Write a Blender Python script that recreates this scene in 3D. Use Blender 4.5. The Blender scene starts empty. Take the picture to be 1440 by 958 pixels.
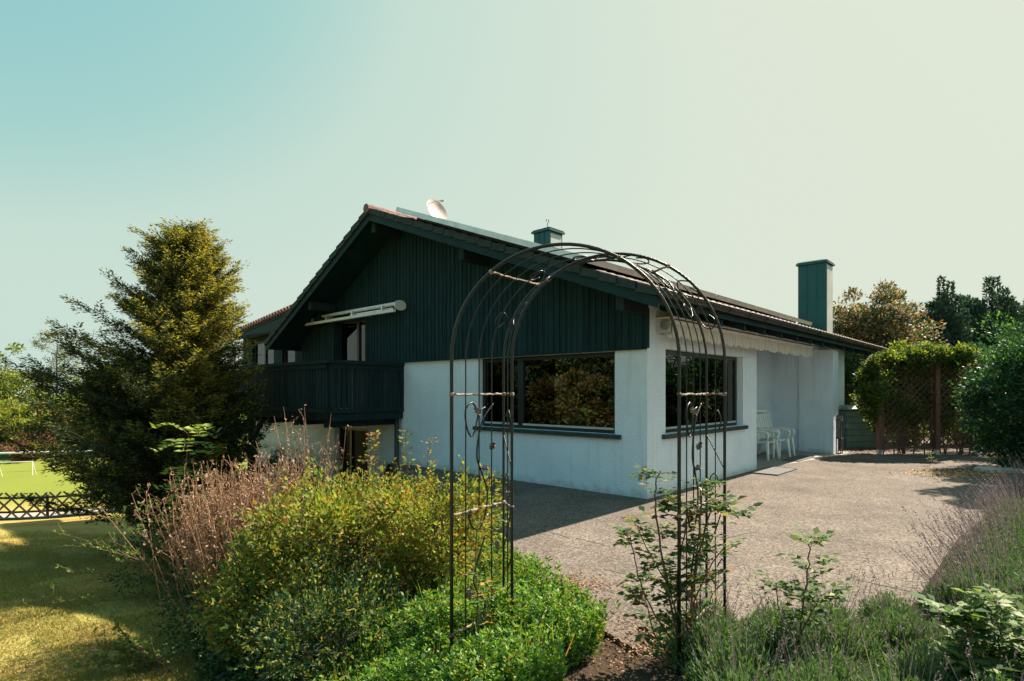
import bpy, math, random
import numpy as np
from mathutils import Vector, Matrix
R = math.radians
random.seed(7); rng = np.random.default_rng(7)
SC = bpy.context.scene
COL = SC.collection
# ------------------------------------------------------------ camera, sky, sun, exposure
CAMZ = 1.6
cd = bpy.data.cameras.new('camera'); cam = bpy.data.objects.new('camera', cd); COL.objects.link(cam)
cd.sensor_width = 36; cd.lens = 36*808/1440; cd.clip_start = 0.05; cd.clip_end = 2000
cd.shift_y = (550-479)/1440
cam.location = (0, 0, CAMZ); cam.rotation_euler = (R(90), 0, 0)
SC.camera = cam
SUN = Vector((.822*math.cos(R(45)), .570*math.cos(R(45)), math.sin(R(45)))).normalized()
w = bpy.data.worlds.new('World'); SC.world = w; w.use_nodes = True
nt = w.node_tree; bg = nt.nodes['Background']
sky = nt.nodes.new('ShaderNodeTexSky'); sky.sky_type = 'NISHITA'; sky.sun_disc = False
sky.sun_elevation = R(45); sky.sun_rotation = math.atan2(SUN.x, SUN.y)
sky.altitude = 0; sky.air_density = 1.0; sky.dust_density = 3.0; sky.ozone_density = 1.0
# colour grade of the sky: brightness of the Nishita sky picks deep teal (away from the sun) to cream (towards it)
bw = nt.nodes.new('ShaderNodeRGBToBW'); sq = nt.nodes.new('ShaderNodeMath'); sq.operation = 'POWER'; sq.inputs[1].default_value = .5
dv = nt.nodes.new('ShaderNodeMath'); dv.operation = 'DIVIDE'; dv.inputs[1].default_value = 16
cr = nt.nodes.new('ShaderNodeValToRGB'); el = cr.color_ramp.elements; el[0].position = .20; el[0].color = (.15, .50, .74, 1); el[1].position = .97; el[1].color = (.75, .80, .68, 1)
for p_, c_ in ((.296, (.22, .58, .76, 1)), (.335, (.265, .57, .605, 1)), (.38, (.39, .65, .615, 1)), (.415, (.56, .725, .65, 1)), (.46, (.62, .755, .66, 1)), (.62, (.725, .795, .675, 1))):
    e_ = el.new(p_); e_.color = c_
vm = nt.nodes.new('ShaderNodeVectorMath'); vm.operation = 'SCALE'; vm.inputs[3].default_value = 2.84
tcw = nt.nodes.new('ShaderNodeTexCoord'); sx_ = nt.nodes.new('ShaderNodeSeparateXYZ'); mxz = nt.nodes.new('ShaderNodeMath'); mxz.operation = 'MAXIMUM'; mxz.inputs[1].default_value = .13
cx_ = nt.nodes.new('ShaderNodeCombineXYZ'); nt.links.new(tcw.outputs['Generated'], sx_.inputs[0]); nt.links.new(sx_.outputs[2], mxz.inputs[0])
nt.links.new(sx_.outputs[0], cx_.inputs[0]); nt.links.new(sx_.outputs[1], cx_.inputs[1]); nt.links.new(mxz.outputs[0], cx_.inputs[2]); nt.links.new(cx_.outputs[0], sky.inputs[0])
nt.links.new(sky.outputs[0], bw.inputs[0]); nt.links.new(bw.outputs[0], dv.inputs[0]); nt.links.new(dv.outputs[0], sq.inputs[0]); nt.links.new(sq.outputs[0], cr.inputs[0])
nt.links.new(cr.outputs[0], vm.inputs[0]); nt.links.new(vm.outputs[0], bg.inputs[0])
bg.inputs[1].default_value = .12
sl = bpy.data.lights.new('sun', 'SUN'); sl.energy = 4.95; sl.angle = R(.55); sl.color = (1, .88, .72)
so = bpy.data.objects.new('sun', sl); COL.objects.link(so); so.rotation_euler = SUN.to_track_quat('Z', 'Y').to_euler()
SC.view_settings.view_transform = 'Standard'; SC.view_settings.look = 'None'
SC.view_settings.exposure = 1.55; SC.view_settings.gamma = 1

# ------------------------------------------------------------ helpers
def tag(o, label=None, cat=None, group=None, kind=None):
    if label: o['label'] = label
    if cat: o['category'] = cat
    if group: o['group'] = group
    if kind: o['kind'] = kind
    return o
def empty(name, loc=(0, 0, 0), rz=0, label=None, cat=None, group=None):
    o = bpy.data.objects.new(name, None); COL.objects.link(o)
    o.location = loc; o.rotation_euler = (0, 0, rz); o.empty_display_size = .1
    return tag(o, label, cat, group)
def copy_tree(o, parent=None):
    c = o.copy(); COL.objects.link(c); c.parent = parent
    for ch in o.children: copy_tree(ch, c)
    return c
class MB:
    def __init__(s): s.V = []; s.F = []; s.M = []; s.m = 0
    def add(s, vs, fs):
        b = len(s.V); s.V += [tuple(v) for v in vs]
        for f in fs: s.F.append(tuple(i+b for i in f)); s.M.append(s.m)
        return s
    def box(s, x0, x1, y0, y1, z0, z1):
        return s.hexa([(x0,y0,z0),(x1,y0,z0),(x1,y1,z0),(x0,y1,z0),(x0,y0,z1),(x1,y0,z1),(x1,y1,z1),(x0,y1,z1)])
    def hexa(s, p):
        return s.add(p, [(3,2,1,0),(4,5,6,7),(0,1,5,4),(1,2,6,5),(2,3,7,6),(3,0,4,7)])
    def obox(s, c, u, v, w_):            # oriented box: centre, half axes
        c, u, v, w_ = map(Vector, (c, u, v, w_))
        return s.hexa([c-u-v-w_, c+u-v-w_, c+u+v-w_, c-u+v-w_, c-u-v+w_, c+u-v+w_, c+u+v+w_, c-u+v+w_])
    def bar(s, a, b, wd, th, up=(0, 0, 1)):
        a = Vector(a); b = Vector(b); d = (b-a).normalized(); sd = d.cross(Vector(up))
        if sd.length < 1e-4: sd = Vector((1, 0, 0))
        sd.normalize(); u2 = sd.cross(d)
        return s.obox((a+b)/2, (b-a)/2, sd*wd/2, u2*th/2)
    def tube(s, pts, r, n=8, cap=True):
        pts = [Vector(p) for p in pts]; k = len(pts)
        if not hasattr(r, '__len__'): r = [r]*k
        vs = []; prev = None
        for i, p in enumerate(pts):
            d = (pts[min(i+1, k-1)]-pts[max(i-1, 0)])
            if d.length < 1e-9: d = Vector((0, 0, 1))
            d.normalize()
            if prev is None:
                a = d.orthogonal().normalized()
            else:
                a = prev - d*prev.dot(d)
                a = a.normalized() if a.length > 1e-6 else d.orthogonal().normalized()
            prev = a; b = d.cross(a)
            for j in range(n):
                t = 2*math.pi*j/n; vs.append(p + (a*math.cos(t)+b*math.sin(t))*r[i])
        fs = [(i*n+j, i*n+(j+1) % n, (i+1)*n+(j+1) % n, (i+1)*n+j) for i in range(k-1) for j in range(n)]
        if cap: fs += [tuple(range(n))[::-1], tuple((k-1)*n+j for j in range(n))]
        return s.add(vs, fs)
    def lathe(s, c, prof, n=20):
        c = Vector(c); k = len(prof)
        vs = [c+Vector((r*math.cos(2*math.pi*j/n), r*math.sin(2*math.pi*j/n), z)) for r, z in prof for j in range(n)]
        fs = [(i*n+j, i*n+(j+1) % n, (i+1)*n+(j+1) % n, (i+1)*n+j) for i in range(k-1) for j in range(n)]
        fs += [tuple(range(n))[::-1], tuple((k-1)*n+j for j in range(n))]
        return s.add(vs, fs)
    def prism(s, poly, a, b):            # poly: list of points; offset vector a..b
        a = Vector(a); b = Vector(b); n = len(poly)
        vs = [Vector(p)+a for p in poly]+[Vector(p)+b for p in poly]
        return s.add(vs, [tuple(range(n))[::-1], tuple(range(n, 2*n))]+[(i, (i+1) % n, n+(i+1) % n, n+i) for i in range(n)])
    def build(s, name, mats, parent=None, smooth=False, bevel=0):
        if not isinstance(mats, (list, tuple)): mats = [mats]
        me = bpy.data.meshes.new(name); me.from_pydata(s.V, [], s.F); me.update()
        for m in mats: me.materials.append(m)
        if len(mats) > 1: me.polygons.foreach_set('material_index', s.M)
        if smooth: me.polygons.foreach_set('use_smooth', [True]*len(me.polygons))
        o = bpy.data.objects.new(name, me); COL.objects.link(o); o.parent = parent
        if bevel:
            md = o.modifiers.new('bevel', 'BEVEL'); md.width = bevel; md.segments = 2; md.limit_method = 'ANGLE'
        return o
def np_mesh(name, V, Q, mats, parent=None, mi=None, smooth=False):
    me = bpy.data.meshes.new(name); n = len(Q); k = Q.shape[1]
    me.vertices.add(len(V)); me.vertices.foreach_set('co', np.asarray(V, dtype=np.float32).ravel())
    me.loops.add(n*k); me.loops.foreach_set('vertex_index', Q.astype(np.int32).ravel())
    me.polygons.add(n); me.polygons.foreach_set('loop_start', np.arange(0, n*k, k, dtype=np.int32))
    me.polygons.foreach_set('loop_total', np.full(n, k, dtype=np.int32))
    if mi is not None: me.polygons.foreach_set('material_index', np.asarray(mi, dtype=np.int32))
    if smooth: me.polygons.foreach_set('use_smooth', np.ones(n, dtype=bool))
    me.update(calc_edges=True)
    for m in (mats if isinstance(mats, (list, tuple)) else [mats]): me.materials.append(m)
    o = bpy.data.objects.new(name, me); COL.objects.link(o); o.parent = parent
    return o
def unit(a): return a/np.maximum(np.linalg.norm(a, axis=1, keepdims=True), 1e-9)
def leafgeo(P, D, L, Wd, fold=.25, nrm=None):
    """folded rhombic leaves: P base, D direction, L length, Wd width"""
    n = len(P); D = unit(D)
    if nrm is None: nrm = rng.normal(size=(n, 3))
    S = unit(np.cross(D, nrm)); Nn = np.cross(S, D)
    L = np.broadcast_to(np.asarray(L, float), (n,))[:, None]; Wd = np.broadcast_to(np.asarray(Wd, float), (n,))[:, None]
    mid = P + D*L*.45
    a = mid + S*Wd*.5 + Nn*Wd*fold; b = mid - S*Wd*.5 + Nn*Wd*fold; tip = P + D*L
    V = np.stack([P, a, tip, b], 1).reshape(-1, 3)
    return V, np.arange(4*n).reshape(-1, 4)
def join(parts):
    Vs = []; Qs = []; off = 0
    for V, Q in parts: Vs.append(V); Qs.append(Q+off); off += len(V)
    return np.concatenate(Vs), np.concatenate(Qs)
def sph(n):
    return unit(rng.normal(size=(n, 3)))

# ------------------------------------------------------------ materials
def newmat(name):
    m = bpy.data.materials.new(name); m.use_nodes = True; nt = m.node_tree
    return m, nt, nt.nodes['Principled BSDF']
def N(nt, t, **kw):
    n = nt.nodes.new(t)
    for k, v in kw.items(): setattr(n, k, v)
    return n
def mat(name, c1, c2=None, rough=.7, scale=8, bump=0, bscale=60, metal=0, detail=6, stretch=None, spec=.5, blotch=None):
    m, nt, b = newmat(name); l = nt.links
    tc = N(nt, 'ShaderNodeTexCoord'); src = tc.outputs['Object']
    if stretch:
        mp = N(nt, 'ShaderNodeMapping'); mp.inputs['Scale'].default_value = stretch; l.new(src, mp.inputs[0]); src = mp.outputs[0]
    b.inputs['Roughness'].default_value = rough; b.inputs['Metallic'].default_value = metal
    b.inputs['Specular IOR Level'].default_value = spec
    if c2 is None: c2 = tuple(x*.75 for x in c1)
    no = N(nt, 'ShaderNodeTexNoise'); no.inputs['Scale'].default_value = scale; no.inputs['Detail'].default_value = detail
    l.new(src, no.inputs['Vector'])
    cr = N(nt, 'ShaderNodeValToRGB'); cr.color_ramp.elements[0].position = .35; cr.color_ramp.elements[1].position = .65
    cr.color_ramp.elements[0].color = (*c2, 1); cr.color_ramp.elements[1].color = (*c1, 1)
    l.new(no.outputs[0], cr.inputs[0]); out = cr.outputs[0]
    if blotch:                                    # (colour, scale, threshold)
        n2 = N(nt, 'ShaderNodeTexNoise'); n2.inputs['Scale'].default_value = blotch[1]; n2.inputs['Detail'].default_value = 8
        l.new(src, n2.inputs['Vector'])
        mr = N(nt, 'ShaderNodeMapRange'); mr.inputs[1].default_value = blotch[2]; mr.inputs[2].default_value = blotch[2]+.08
        l.new(n2.outputs[0], mr.inputs[0])
        mx = N(nt, 'ShaderNodeMix', data_type='RGBA'); mx.inputs[7].default_value = (*blotch[0], 1)
        l.new(mr.outputs[0], mx.inputs[0]); l.new(out, mx.inputs[6]); out = mx.outputs[2]
    l.new(out, b.inputs['Base Color'])
    if bump:
        n3 = N(nt, 'ShaderNodeTexNoise'); n3.inputs['Scale'].default_value = bscale; n3.inputs['Detail'].default_value = 4
        l.new(src, n3.inputs['Vector'])
        bm = N(nt, 'ShaderNodeBump'); bm.inputs['Strength'].default_value = bump; bm.inputs['Distance'].default_value = .01
        l.new(n3.outputs[0], bm.inputs['Height']); l.new(bm.outputs[0], b.inputs['Normal'])
    return m
def boardmat(name, c1, c2, rough=.75, spec=.15, st=(22, 22, 1.2)):
    m, nt, b = newmat(name); l = nt.links; tc = N(nt, 'ShaderNodeTexCoord'); mp = N(nt, 'ShaderNodeMapping'); mp.inputs['Scale'].default_value = st
    ge = N(nt, 'ShaderNodeNewGeometry'); l.new(tc.outputs['Object'], mp.inputs[0]); b.inputs['Roughness'].default_value = rough; b.inputs['Specular IOR Level'].default_value = spec
    no = N(nt, 'ShaderNodeTexNoise', noise_dimensions='4D'); no.inputs['Scale'].default_value = 2.2; no.inputs['Detail'].default_value = 8; l.new(mp.outputs[0], no.inputs['Vector'])
    w_ = N(nt, 'ShaderNodeMath', operation='MULTIPLY'); w_.inputs[1].default_value = 40; l.new(ge.outputs['Random Per Island'], w_.inputs[0]); l.new(w_.outputs[0], no.inputs['W'])
    ad = N(nt, 'ShaderNodeMath', operation='MULTIPLY_ADD'); ad.inputs[1].default_value = .28; l.new(ge.outputs['Random Per Island'], ad.inputs[0]); l.new(no.outputs[0], ad.inputs[2])
    cr = N(nt, 'ShaderNodeValToRGB'); E = cr.color_ramp.elements; E[0].position = .42; E[0].color = (*c2, 1); E[1].position = .86; E[1].color = (*c1, 1); l.new(ad.outputs[0], cr.inputs[0]); l.new(cr.outputs[0], b.inputs['Base Color'])
    bm = N(nt, 'ShaderNodeBump'); bm.inputs['Strength'].default_value = .4; bm.inputs['Distance'].default_value = .004; l.new(no.outputs[0], bm.inputs['Height']); l.new(bm.outputs[0], b.inputs['Normal'])
    return m
def leafmat(name, cols, rough=.5, trans=.35, tcol=None, gloss=.4):
    """per-leaf colour picked from cols"""
    m, nt, b = newmat(name); l = nt.links
    ge = N(nt, 'ShaderNodeNewGeometry'); cr = N(nt, 'ShaderNodeValToRGB')
    el = cr.color_ramp.elements; k = len(cols)
    el[0].color = (*cols[0], 1); el[0].position = 0
    el[1].color = (*cols[-1], 1); el[1].position = 1
    for i in range(1, k-1):
        e = el.new(i/(k-1)); e.color = (*cols[i], 1)
    l.new(ge.outputs['Random Per Island'], cr.inputs[0])
    l.new(cr.outputs[0], b.inputs['Base Color']); b.inputs['Roughness'].default_value = rough
    b.inputs['Specular IOR Level'].default_value = gloss
    tr = N(nt, 'ShaderNodeBsdfTranslucent'); mx = N(nt, 'ShaderNodeMixShader'); mx.inputs[0].default_value = trans
    mu = N(nt, 'ShaderNodeMix', data_type='RGBA', blend_type='MULTIPLY'); mu.inputs[0].default_value = 1
    mu.inputs[7].default_value = (*(tcol or (1.5, 1.4, .6)), 1)
    l.new(cr.outputs[0], mu.inputs[6]); l.new(mu.outputs[2], tr.inputs[0])
    l.new(b.outputs[0], mx.inputs[1]); l.new(tr.outputs[0], mx.inputs[2])
    l.new(mx.outputs[0], nt.nodes['Material Output'].inputs[0])
    return m
def plaster(name, c):
    m, nt, b = newmat(name); l = nt.links
    tc = N(nt, 'ShaderNodeTexCoord'); b.inputs['Roughness'].default_value = .92; b.inputs['Specular IOR Level'].default_value = .2
    no = N(nt, 'ShaderNodeTexNoise'); no.inputs['Scale'].default_value = 1.1; no.inputs['Detail'].default_value = 8; no.inputs['Roughness'].default_value = .65
    l.new(tc.outputs['Object'], no.inputs[0])
    cr = N(nt, 'ShaderNodeValToRGB'); cr.color_ramp.elements[0].position = .3; cr.color_ramp.elements[1].position = .72
    cr.color_ramp.elements[0].color = (*[x*.84 for x in c], 1); cr.color_ramp.elements[1].color = (*c, 1); l.new(no.outputs[0], cr.inputs[0])
    # splash dirt close to the ground (a real stain band with a ragged edge)
    sp = N(nt, 'ShaderNodeSeparateXYZ'); l.new(tc.outputs['Object'], sp.inputs[0])
    n2 = N(nt, 'ShaderNodeTexNoise'); n2.inputs['Scale'].default_value = 7; n2.inputs['Detail'].default_value = 6; l.new(tc.outputs['Object'], n2.inputs[0])
    ad = N(nt, 'ShaderNodeMath', operation='MULTIPLY_ADD'); ad.inputs[1].default_value = .35; l.new(n2.outputs[0], ad.inputs[0]); 
    ng = N(nt, 'ShaderNodeMath', operation='MULTIPLY'); ng.inputs[1].default_value = -1; l.new(sp.outputs[2], ng.inputs[0]); l.new(ng.outputs[0], ad.inputs[2])
    mr = N(nt, 'ShaderNodeMapRange'); mr.inputs[1].default_value = .05; mr.inputs[2].default_value = .19; mr.inputs[4].default_value = .55; l.new(ad.outputs[0], mr.inputs[0])
    mx = N(nt, 'ShaderNodeMix', data_type='RGBA'); mx.inputs[7].default_value = (.36, .36, .31, 1); l.new(mr.outputs[0], mx.inputs[0]); l.new(cr.outputs[0], mx.inputs[6])
    mp = N(nt, 'ShaderNodeMapping'); mp.inputs['Scale'].default_value = (7, 7, .45); l.new(tc.outputs['Object'], mp.inputs[0])
    n5 = N(nt, 'ShaderNodeTexNoise'); n5.inputs['Scale'].default_value = 1.6; n5.inputs['Detail'].default_value = 7; l.new(mp.outputs[0], n5.inputs[0])
    m5 = N(nt, 'ShaderNodeMapRange'); m5.inputs[1].default_value = .54; m5.inputs[2].default_value = .76; m5.inputs[4].default_value = .30; l.new(n5.outputs[0], m5.inputs[0])
    x5 = N(nt, 'ShaderNodeMix', data_type='RGBA'); x5.inputs[7].default_value = (.40, .45, .45, 1); l.new(m5.outputs[0], x5.inputs[0]); l.new(mx.outputs[2], x5.inputs[6])
    l.new(x5.outputs[2], b.inputs['Base Color'])
    n3 = N(nt, 'ShaderNodeTexNoise'); n3.inputs['Scale'].default_value = 38; n3.inputs['Detail'].default_value = 5; l.new(tc.outputs['Object'], n3.inputs[0])
    bm = N(nt, 'ShaderNodeBump'); bm.inputs['Strength'].default_value = .85; bm.inputs['Distance'].default_value = .02
    l.new(n3.outputs[0], bm.inputs['Height']); l.new(bm.outputs[0], b.inputs['Normal'])
    return m
M_WALL = plaster('white_roughcast', (.72, .83, .93))
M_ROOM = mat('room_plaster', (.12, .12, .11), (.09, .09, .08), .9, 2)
M_CLAD = boardmat('dark_stained_boards', (.013, .044, .050), (.004, .020, .025))
M_FASC = mat('dark_green_fascia_paint', (.007, .034, .038), (.005, .025, .029), .65, 3, .1, 40, spec=.2)
M_BALC = boardmat('weathered_balcony_boards', (.022, .040, .043), (.005, .015, .018))
M_TILE = mat('red_clay_tile', (.22, .10, .085), (.10, .06, .055), .8, 9, .4, 40, blotch=((.07, .07, .05), 3, .56))
M_VERGE = mat('mossy_verge_tile', (.022, .040, .038), (.012, .025, .025), .85, 9, .4, 40)
M_GUT = mat('dark_zinc_gutter', (.055, .060, .060), (.032, .036, .037), .5, 4, metal=.4)
M_CHIM = mat('teal_sheet_metal', (.004, .095, .090), (.003, .075, .072), .42, 2, .05, 10, metal=.2)
M_CHIML = mat('pale_side_sheet', (.50, .54, .50), (.40, .44, .42), .5, 2)
M_PANEL = mat('solar_collector_face', (.02, .03, .05), (.015, .02, .035), .15, 3)
M_ALU = mat('aluminium', (.62, .66, .66), (.50, .54, .54), .35, 5, metal=.7)
M_WHITE = mat('white_enamel', (.78, .78, .76), (.68, .68, .66), .4, 4)
M_PLAST = mat('white_garden_plastic', (.80, .82, .80), (.72, .75, .73), .42, 6)
M_FRAME = mat('dark_window_frame', (.008, .020, .021), (.006, .014, .015), .4, 6)
M_SILL = mat('dark_sill_metal', (.014, .045, .047), (.010, .033, .035), .45, 6)
M_BEAD = mat('pale_window_bead', (.42, .50, .50), (.36, .42, .42), .4, 6)
M_CURT = mat('sheer_curtain', (.16, .17, .15), (.06, .07, .065), .9, 14, stretch=(8, 8, .2))
M_IRON = mat('black_wrought_iron', (.008, .016, .018), (.005, .009, .011), .38, 20, .3, 80, metal=.2)
M_RUST = mat('rusty_pale_iron', (.34, .28, .23), (.16, .07, .03), .7, 55, .4, 90, metal=.1, blotch=((.02, .02, .018), 30, .50))
M_BARK = mat('bark', (.10, .075, .055), (.045, .035, .03), .9, 12, .8, 30, stretch=(1, 1, .3))
M_TWIG = mat('thin_brown_twig', (.16, .10, .06), (.08, .05, .035), .85, 20)
M_WOODP = mat('red_brown_trellis_wood', (.20, .085, .055), (.11, .05, .035), .8, 12, .4, 40, stretch=(3, 3, .5))
M_FENCE = mat('dark_fence_timber', (.035, .040, .042), (.02, .024, .026), .8, 12, .4, 50)
M_STONE = mat('pale_limestone', (.50, .46, .38), (.32, .29, .24), .9, 9, .7, 20)
M_MAT = mat('grey_rubber_mat', (.13, .13, .13), (.09, .09, .09), .9, 60, .6, 200)
M_BOX = mat('grey_green_composter_board', (.13, .22, .20), (.09, .17, .16), .7, 5, .2, 30)
M_LID = mat('pale_composter_lid', (.45, .50, .45), (.16, .22, .2), .6, 6)

def glassmat():
    m, nt, b = newmat('window_glass'); l = nt.links
    fr = N(nt, 'ShaderNodeFresnel'); fr.inputs[0].default_value = 1.6
    tr = N(nt, 'ShaderNodeBsdfTransparent'); tr.inputs[0].default_value = (.62, .68, .66, 1)
    gl = N(nt, 'ShaderNodeBsdfGlossy'); gl.inputs['Roughness'].default_value = .0; gl.inputs[0].default_value = (.95, .95, .95, 1)
    no = N(nt, 'ShaderNodeTexNoise'); no.inputs['Scale'].default_value = .9; tc = N(nt, 'ShaderNodeTexCoord'); l.new(tc.outputs['Object'], no.inputs[0])
    bm = N(nt, 'ShaderNodeBump'); bm.inputs['Strength'].default_value = .03; bm.inputs['Distance'].default_value = .05; l.new(no.outputs[0], bm.inputs['Height']); l.new(bm.outputs[0], gl.inputs['Normal'])
    mx = N(nt, 'ShaderNodeMixShader'); l.new(fr.outputs[0], mx.inputs[0]); l.new(tr.outputs[0], mx.inputs[1]); l.new(gl.outputs[0], mx.inputs[2])
    l.new(mx.outputs[0], nt.nodes['Material Output'].inputs[0]); return m
M_GLASS = glassmat()
M_GLASS_DULL = mat('dull_basement_glass', (.006, .012, .013), (.004, .008, .009), .30, 3, spec=.04)

def patiomat():
    m, nt, b = newmat('exposed_aggregate_slabs'); l = nt.links
    tc = N(nt, 'ShaderNodeTexCoord'); b.inputs['Roughness'].default_value = .95; b.inputs['Specular IOR Level'].default_value = .15
    vo = N(nt, 'ShaderNodeTexVoronoi'); vo.inputs['Scale'].default_value = 55; l.new(tc.outputs['Object'], vo.inputs['Vector'])
    cr = N(nt, 'ShaderNodeValToRGB'); cr.color_ramp.elements[0].color = (.084, .070, .062, 1); cr.color_ramp.elements[1].color = (.222, .195, .174, 1)
    e = cr.color_ramp.elements.new(.5); e.color = (.140, .118, .105, 1)
    sp = N(nt, 'ShaderNodeSeparateColor'); l.new(vo.outputs['Color'], sp.inputs[0]); l.new(sp.outputs[0], cr.inputs[0])
    no = N(nt, 'ShaderNodeTexNoise'); no.inputs['Scale'].default_value = .9; no.inputs['Detail'].default_value = 9; no.inputs['Roughness'].default_value = .7; l.new(tc.outputs['Object'], no.inputs[0])
    c2 = N(nt, 'ShaderNodeValToRGB'); c2.color_ramp.elements[0].position = .3; c2.color_ramp.elements[0].color = (.62, .6, .58, 1); c2.color_ramp.elements[1].position = .7; c2.color_ramp.elements[1].color = (1.2, 1.16, 1.1, 1)
    l.new(no.outputs[0], c2.inputs[0])
    mu = N(nt, 'ShaderNodeMix', data_type='RGBA', blend_type='MULTIPLY'); mu.inputs[0].default_value = 1; l.new(cr.outputs[0], mu.inputs[6]); l.new(c2.outputs[0], mu.inputs[7])
    n6 = N(nt, 'ShaderNodeTexNoise'); n6.inputs['Scale'].default_value = 2.6; n6.inputs['Detail'].default_value = 10; n6.inputs['Roughness'].default_value = .75; l.new(tc.outputs['Object'], n6.inputs[0])
    m6 = N(nt, 'ShaderNodeMapRange'); m6.inputs[1].default_value = .56; m6.inputs[2].default_value = .70; m6.inputs[4].default_value = .55; l.new(n6.outputs[0], m6.inputs[0])
    x6 = N(nt, 'ShaderNodeMix', data_type='RGBA'); x6.inputs[7].default_value = (.085, .07, .06, 1); l.new(m6.outputs[0], x6.inputs[0]); l.new(mu.outputs[2], x6.inputs[6])
    l.new(x6.outputs[2], b.inputs['Base Color'])
    bm = N(nt, 'ShaderNodeBump'); bm.inputs['Strength'].default_value = .7; bm.inputs['Distance'].default_value = .006; l.new(vo.outputs['Distance'], bm.inputs['Height']); l.new(bm.outputs[0], b.inputs['Normal'])
    return m
M_PATIO = patiomat()
M_JOINT = mat('mossy_joint', (.07, .055, .035), (.04, .035, .025), .95, 20)
M_CONC = mat('pale_concrete_strip', (.30, .275, .24), (.22, .20, .175), .92, 3, .4, 90, blotch=((.2, .18, .15), 5, .60))

def groundmat():
    m, nt, b = newmat('lawn_and_soil'); l = nt.links
    tc = N(nt, 'ShaderNodeTexCoord'); b.inputs['Roughness'].default_value = 1; b.inputs['Specular IOR Level'].default_value = .1
    no = N(nt, 'ShaderNodeTexNoise'); no.inputs['Scale'].default_value = 1.3; no.inputs['Detail'].default_value = 9; no.inputs['Roughness'].default_value = .7; l.new(tc.outputs['Object'], no.inputs[0])
    cr = N(nt, 'ShaderNodeValToRGB'); E = cr.color_ramp.elements
    E[0].position = .30; E[0].color = (.20, .10, .04, 1); E[1].position = .68; E[1].color = (.27, .27, .075, 1)
    e = E.new(.42); e.color = (.30, .20, .065, 1); e = E.new(.54); e.color = (.32, .27, .08, 1)
    l.new(no.outputs[0], cr.inputs[0])
    # far field brighter green
    sp = N(nt, 'ShaderNodeSeparateXYZ'); l.new(tc.outputs['Object'], sp.inputs[0])
    mr = N(nt, 'ShaderNodeMapRange'); mr.inputs[1].default_value = 21; mr.inputs[2].default_value = 23; l.new(sp.outputs[1], mr.inputs[0])
    mx = N(nt, 'ShaderNodeMix', data_type='RGBA'); mx.inputs[7].default_value = (.17, .20, .035, 1); l.new(mr.outputs[0], mx.inputs[0]); l.new(cr.outputs[0], mx.inputs[6])
    # soil of the beds: right of the lawn edge
    at = N(nt, 'ShaderNodeAttribute'); at.attribute_name = 'soil'
    m2 = N(nt, 'ShaderNodeMix', data_type='RGBA'); m2.inputs[7].default_value = (.055, .038, .026, 1); l.new(at.outputs['Fac'], m2.inputs[0]); l.new(mx.outputs[2], m2.inputs[6])
    l.new(m2.outputs[2], b.inputs['Base Color'])
    n3 = N(nt, 'ShaderNodeTexNoise'); n3.inputs['Scale'].default_value = 30; n3.inputs['Detail'].default_value = 6; l.new(tc.outputs['Object'], n3.inputs[0])
    bm = N(nt, 'ShaderNodeBump'); bm.inputs['Strength'].default_value = 1; bm.inputs['Distance'].default_value = .03; l.new(n3.outputs[0], bm.inputs['Height']); l.new(bm.outputs[0], b.inputs['Normal'])
    return m
# ------------------------------------------------------------ ground
def ss(x, a, b):
    t = np.clip((x-a)/(b-a), 0, 1); return t*t*(3-2*t)
def edge_x(y): return .62-.35*(np.minimum(y, 13.5)-3.6)
def gz(x, y):
    x = np.asarray(x, float); y = np.asarray(y, float)
    D = edge_x(y)-x
    zl = -1.0 - .115*np.clip(y-6.5, 0, 14.5)
    zl = np.maximum(zl, -2.75)
    nz = .03*np.sin(x*1.7+y*.6)+.02*np.sin(y*2.3-x)
    m = (1-ss(D, 2.5, 5.0))*ss(y, 8, 10.5); zl = zl*(1-m)+np.maximum(zl, -1.4)*m
    k = ss(y, 8.0, 11.0); b_ = 2.9*(1-k)+.60*k; a_ = .50*(1-k)+.15*k
    t_ = np.clip((D-a_)/(b_-a_), 0, 1); t_ = t_*t_*(3-2*t_)
    z = -.03 + t_*(zl+.03+nz)
    return z
def far_z(x, y):
    z = gz(x, y); return z
xs = np.concatenate([np.linspace(-600, -40, 15), np.linspace(-36, -12, 25), np.linspace(-11.8, 14, 130), np.linspace(16, 40, 13), np.linspace(60, 600, 10)])
ys = np.concatenate([np.linspace(-300, -10, 8), np.linspace(-6, 18, 110), np.linspace(18.5, 40, 44), np.linspace(45, 90, 10), np.linspace(120, 900, 12)])
X, Y = np.meshgrid(xs, ys); Z = far_z(X, Y)
V = np.stack([X, Y, Z], -1).reshape(-1, 3); nx = len(xs)
ii, jj = np.meshgrid(np.arange(len(ys)-1), np.arange(nx-1), indexing='ij')
Q = np.stack([ii*nx+jj, ii*nx+jj+1, (ii+1)*nx+jj+1, (ii+1)*nx+jj], -1).reshape(-1, 4)
ground = np_mesh('ground', V, Q, groundmat(), smooth=True); tag(ground, kind='structure')
D = edge_x(V[:, 1])-V[:, 0]
soil = 1-ss(D+.35*np.sin(V[:, 1]*2.1), 2.2, 2.9); soil *= (V[:, 1] < 24)
at = ground.data.attributes.new('soil', 'FLOAT', 'POINT'); at.data.foreach_set('value', soil.astype(np.float32))

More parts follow.
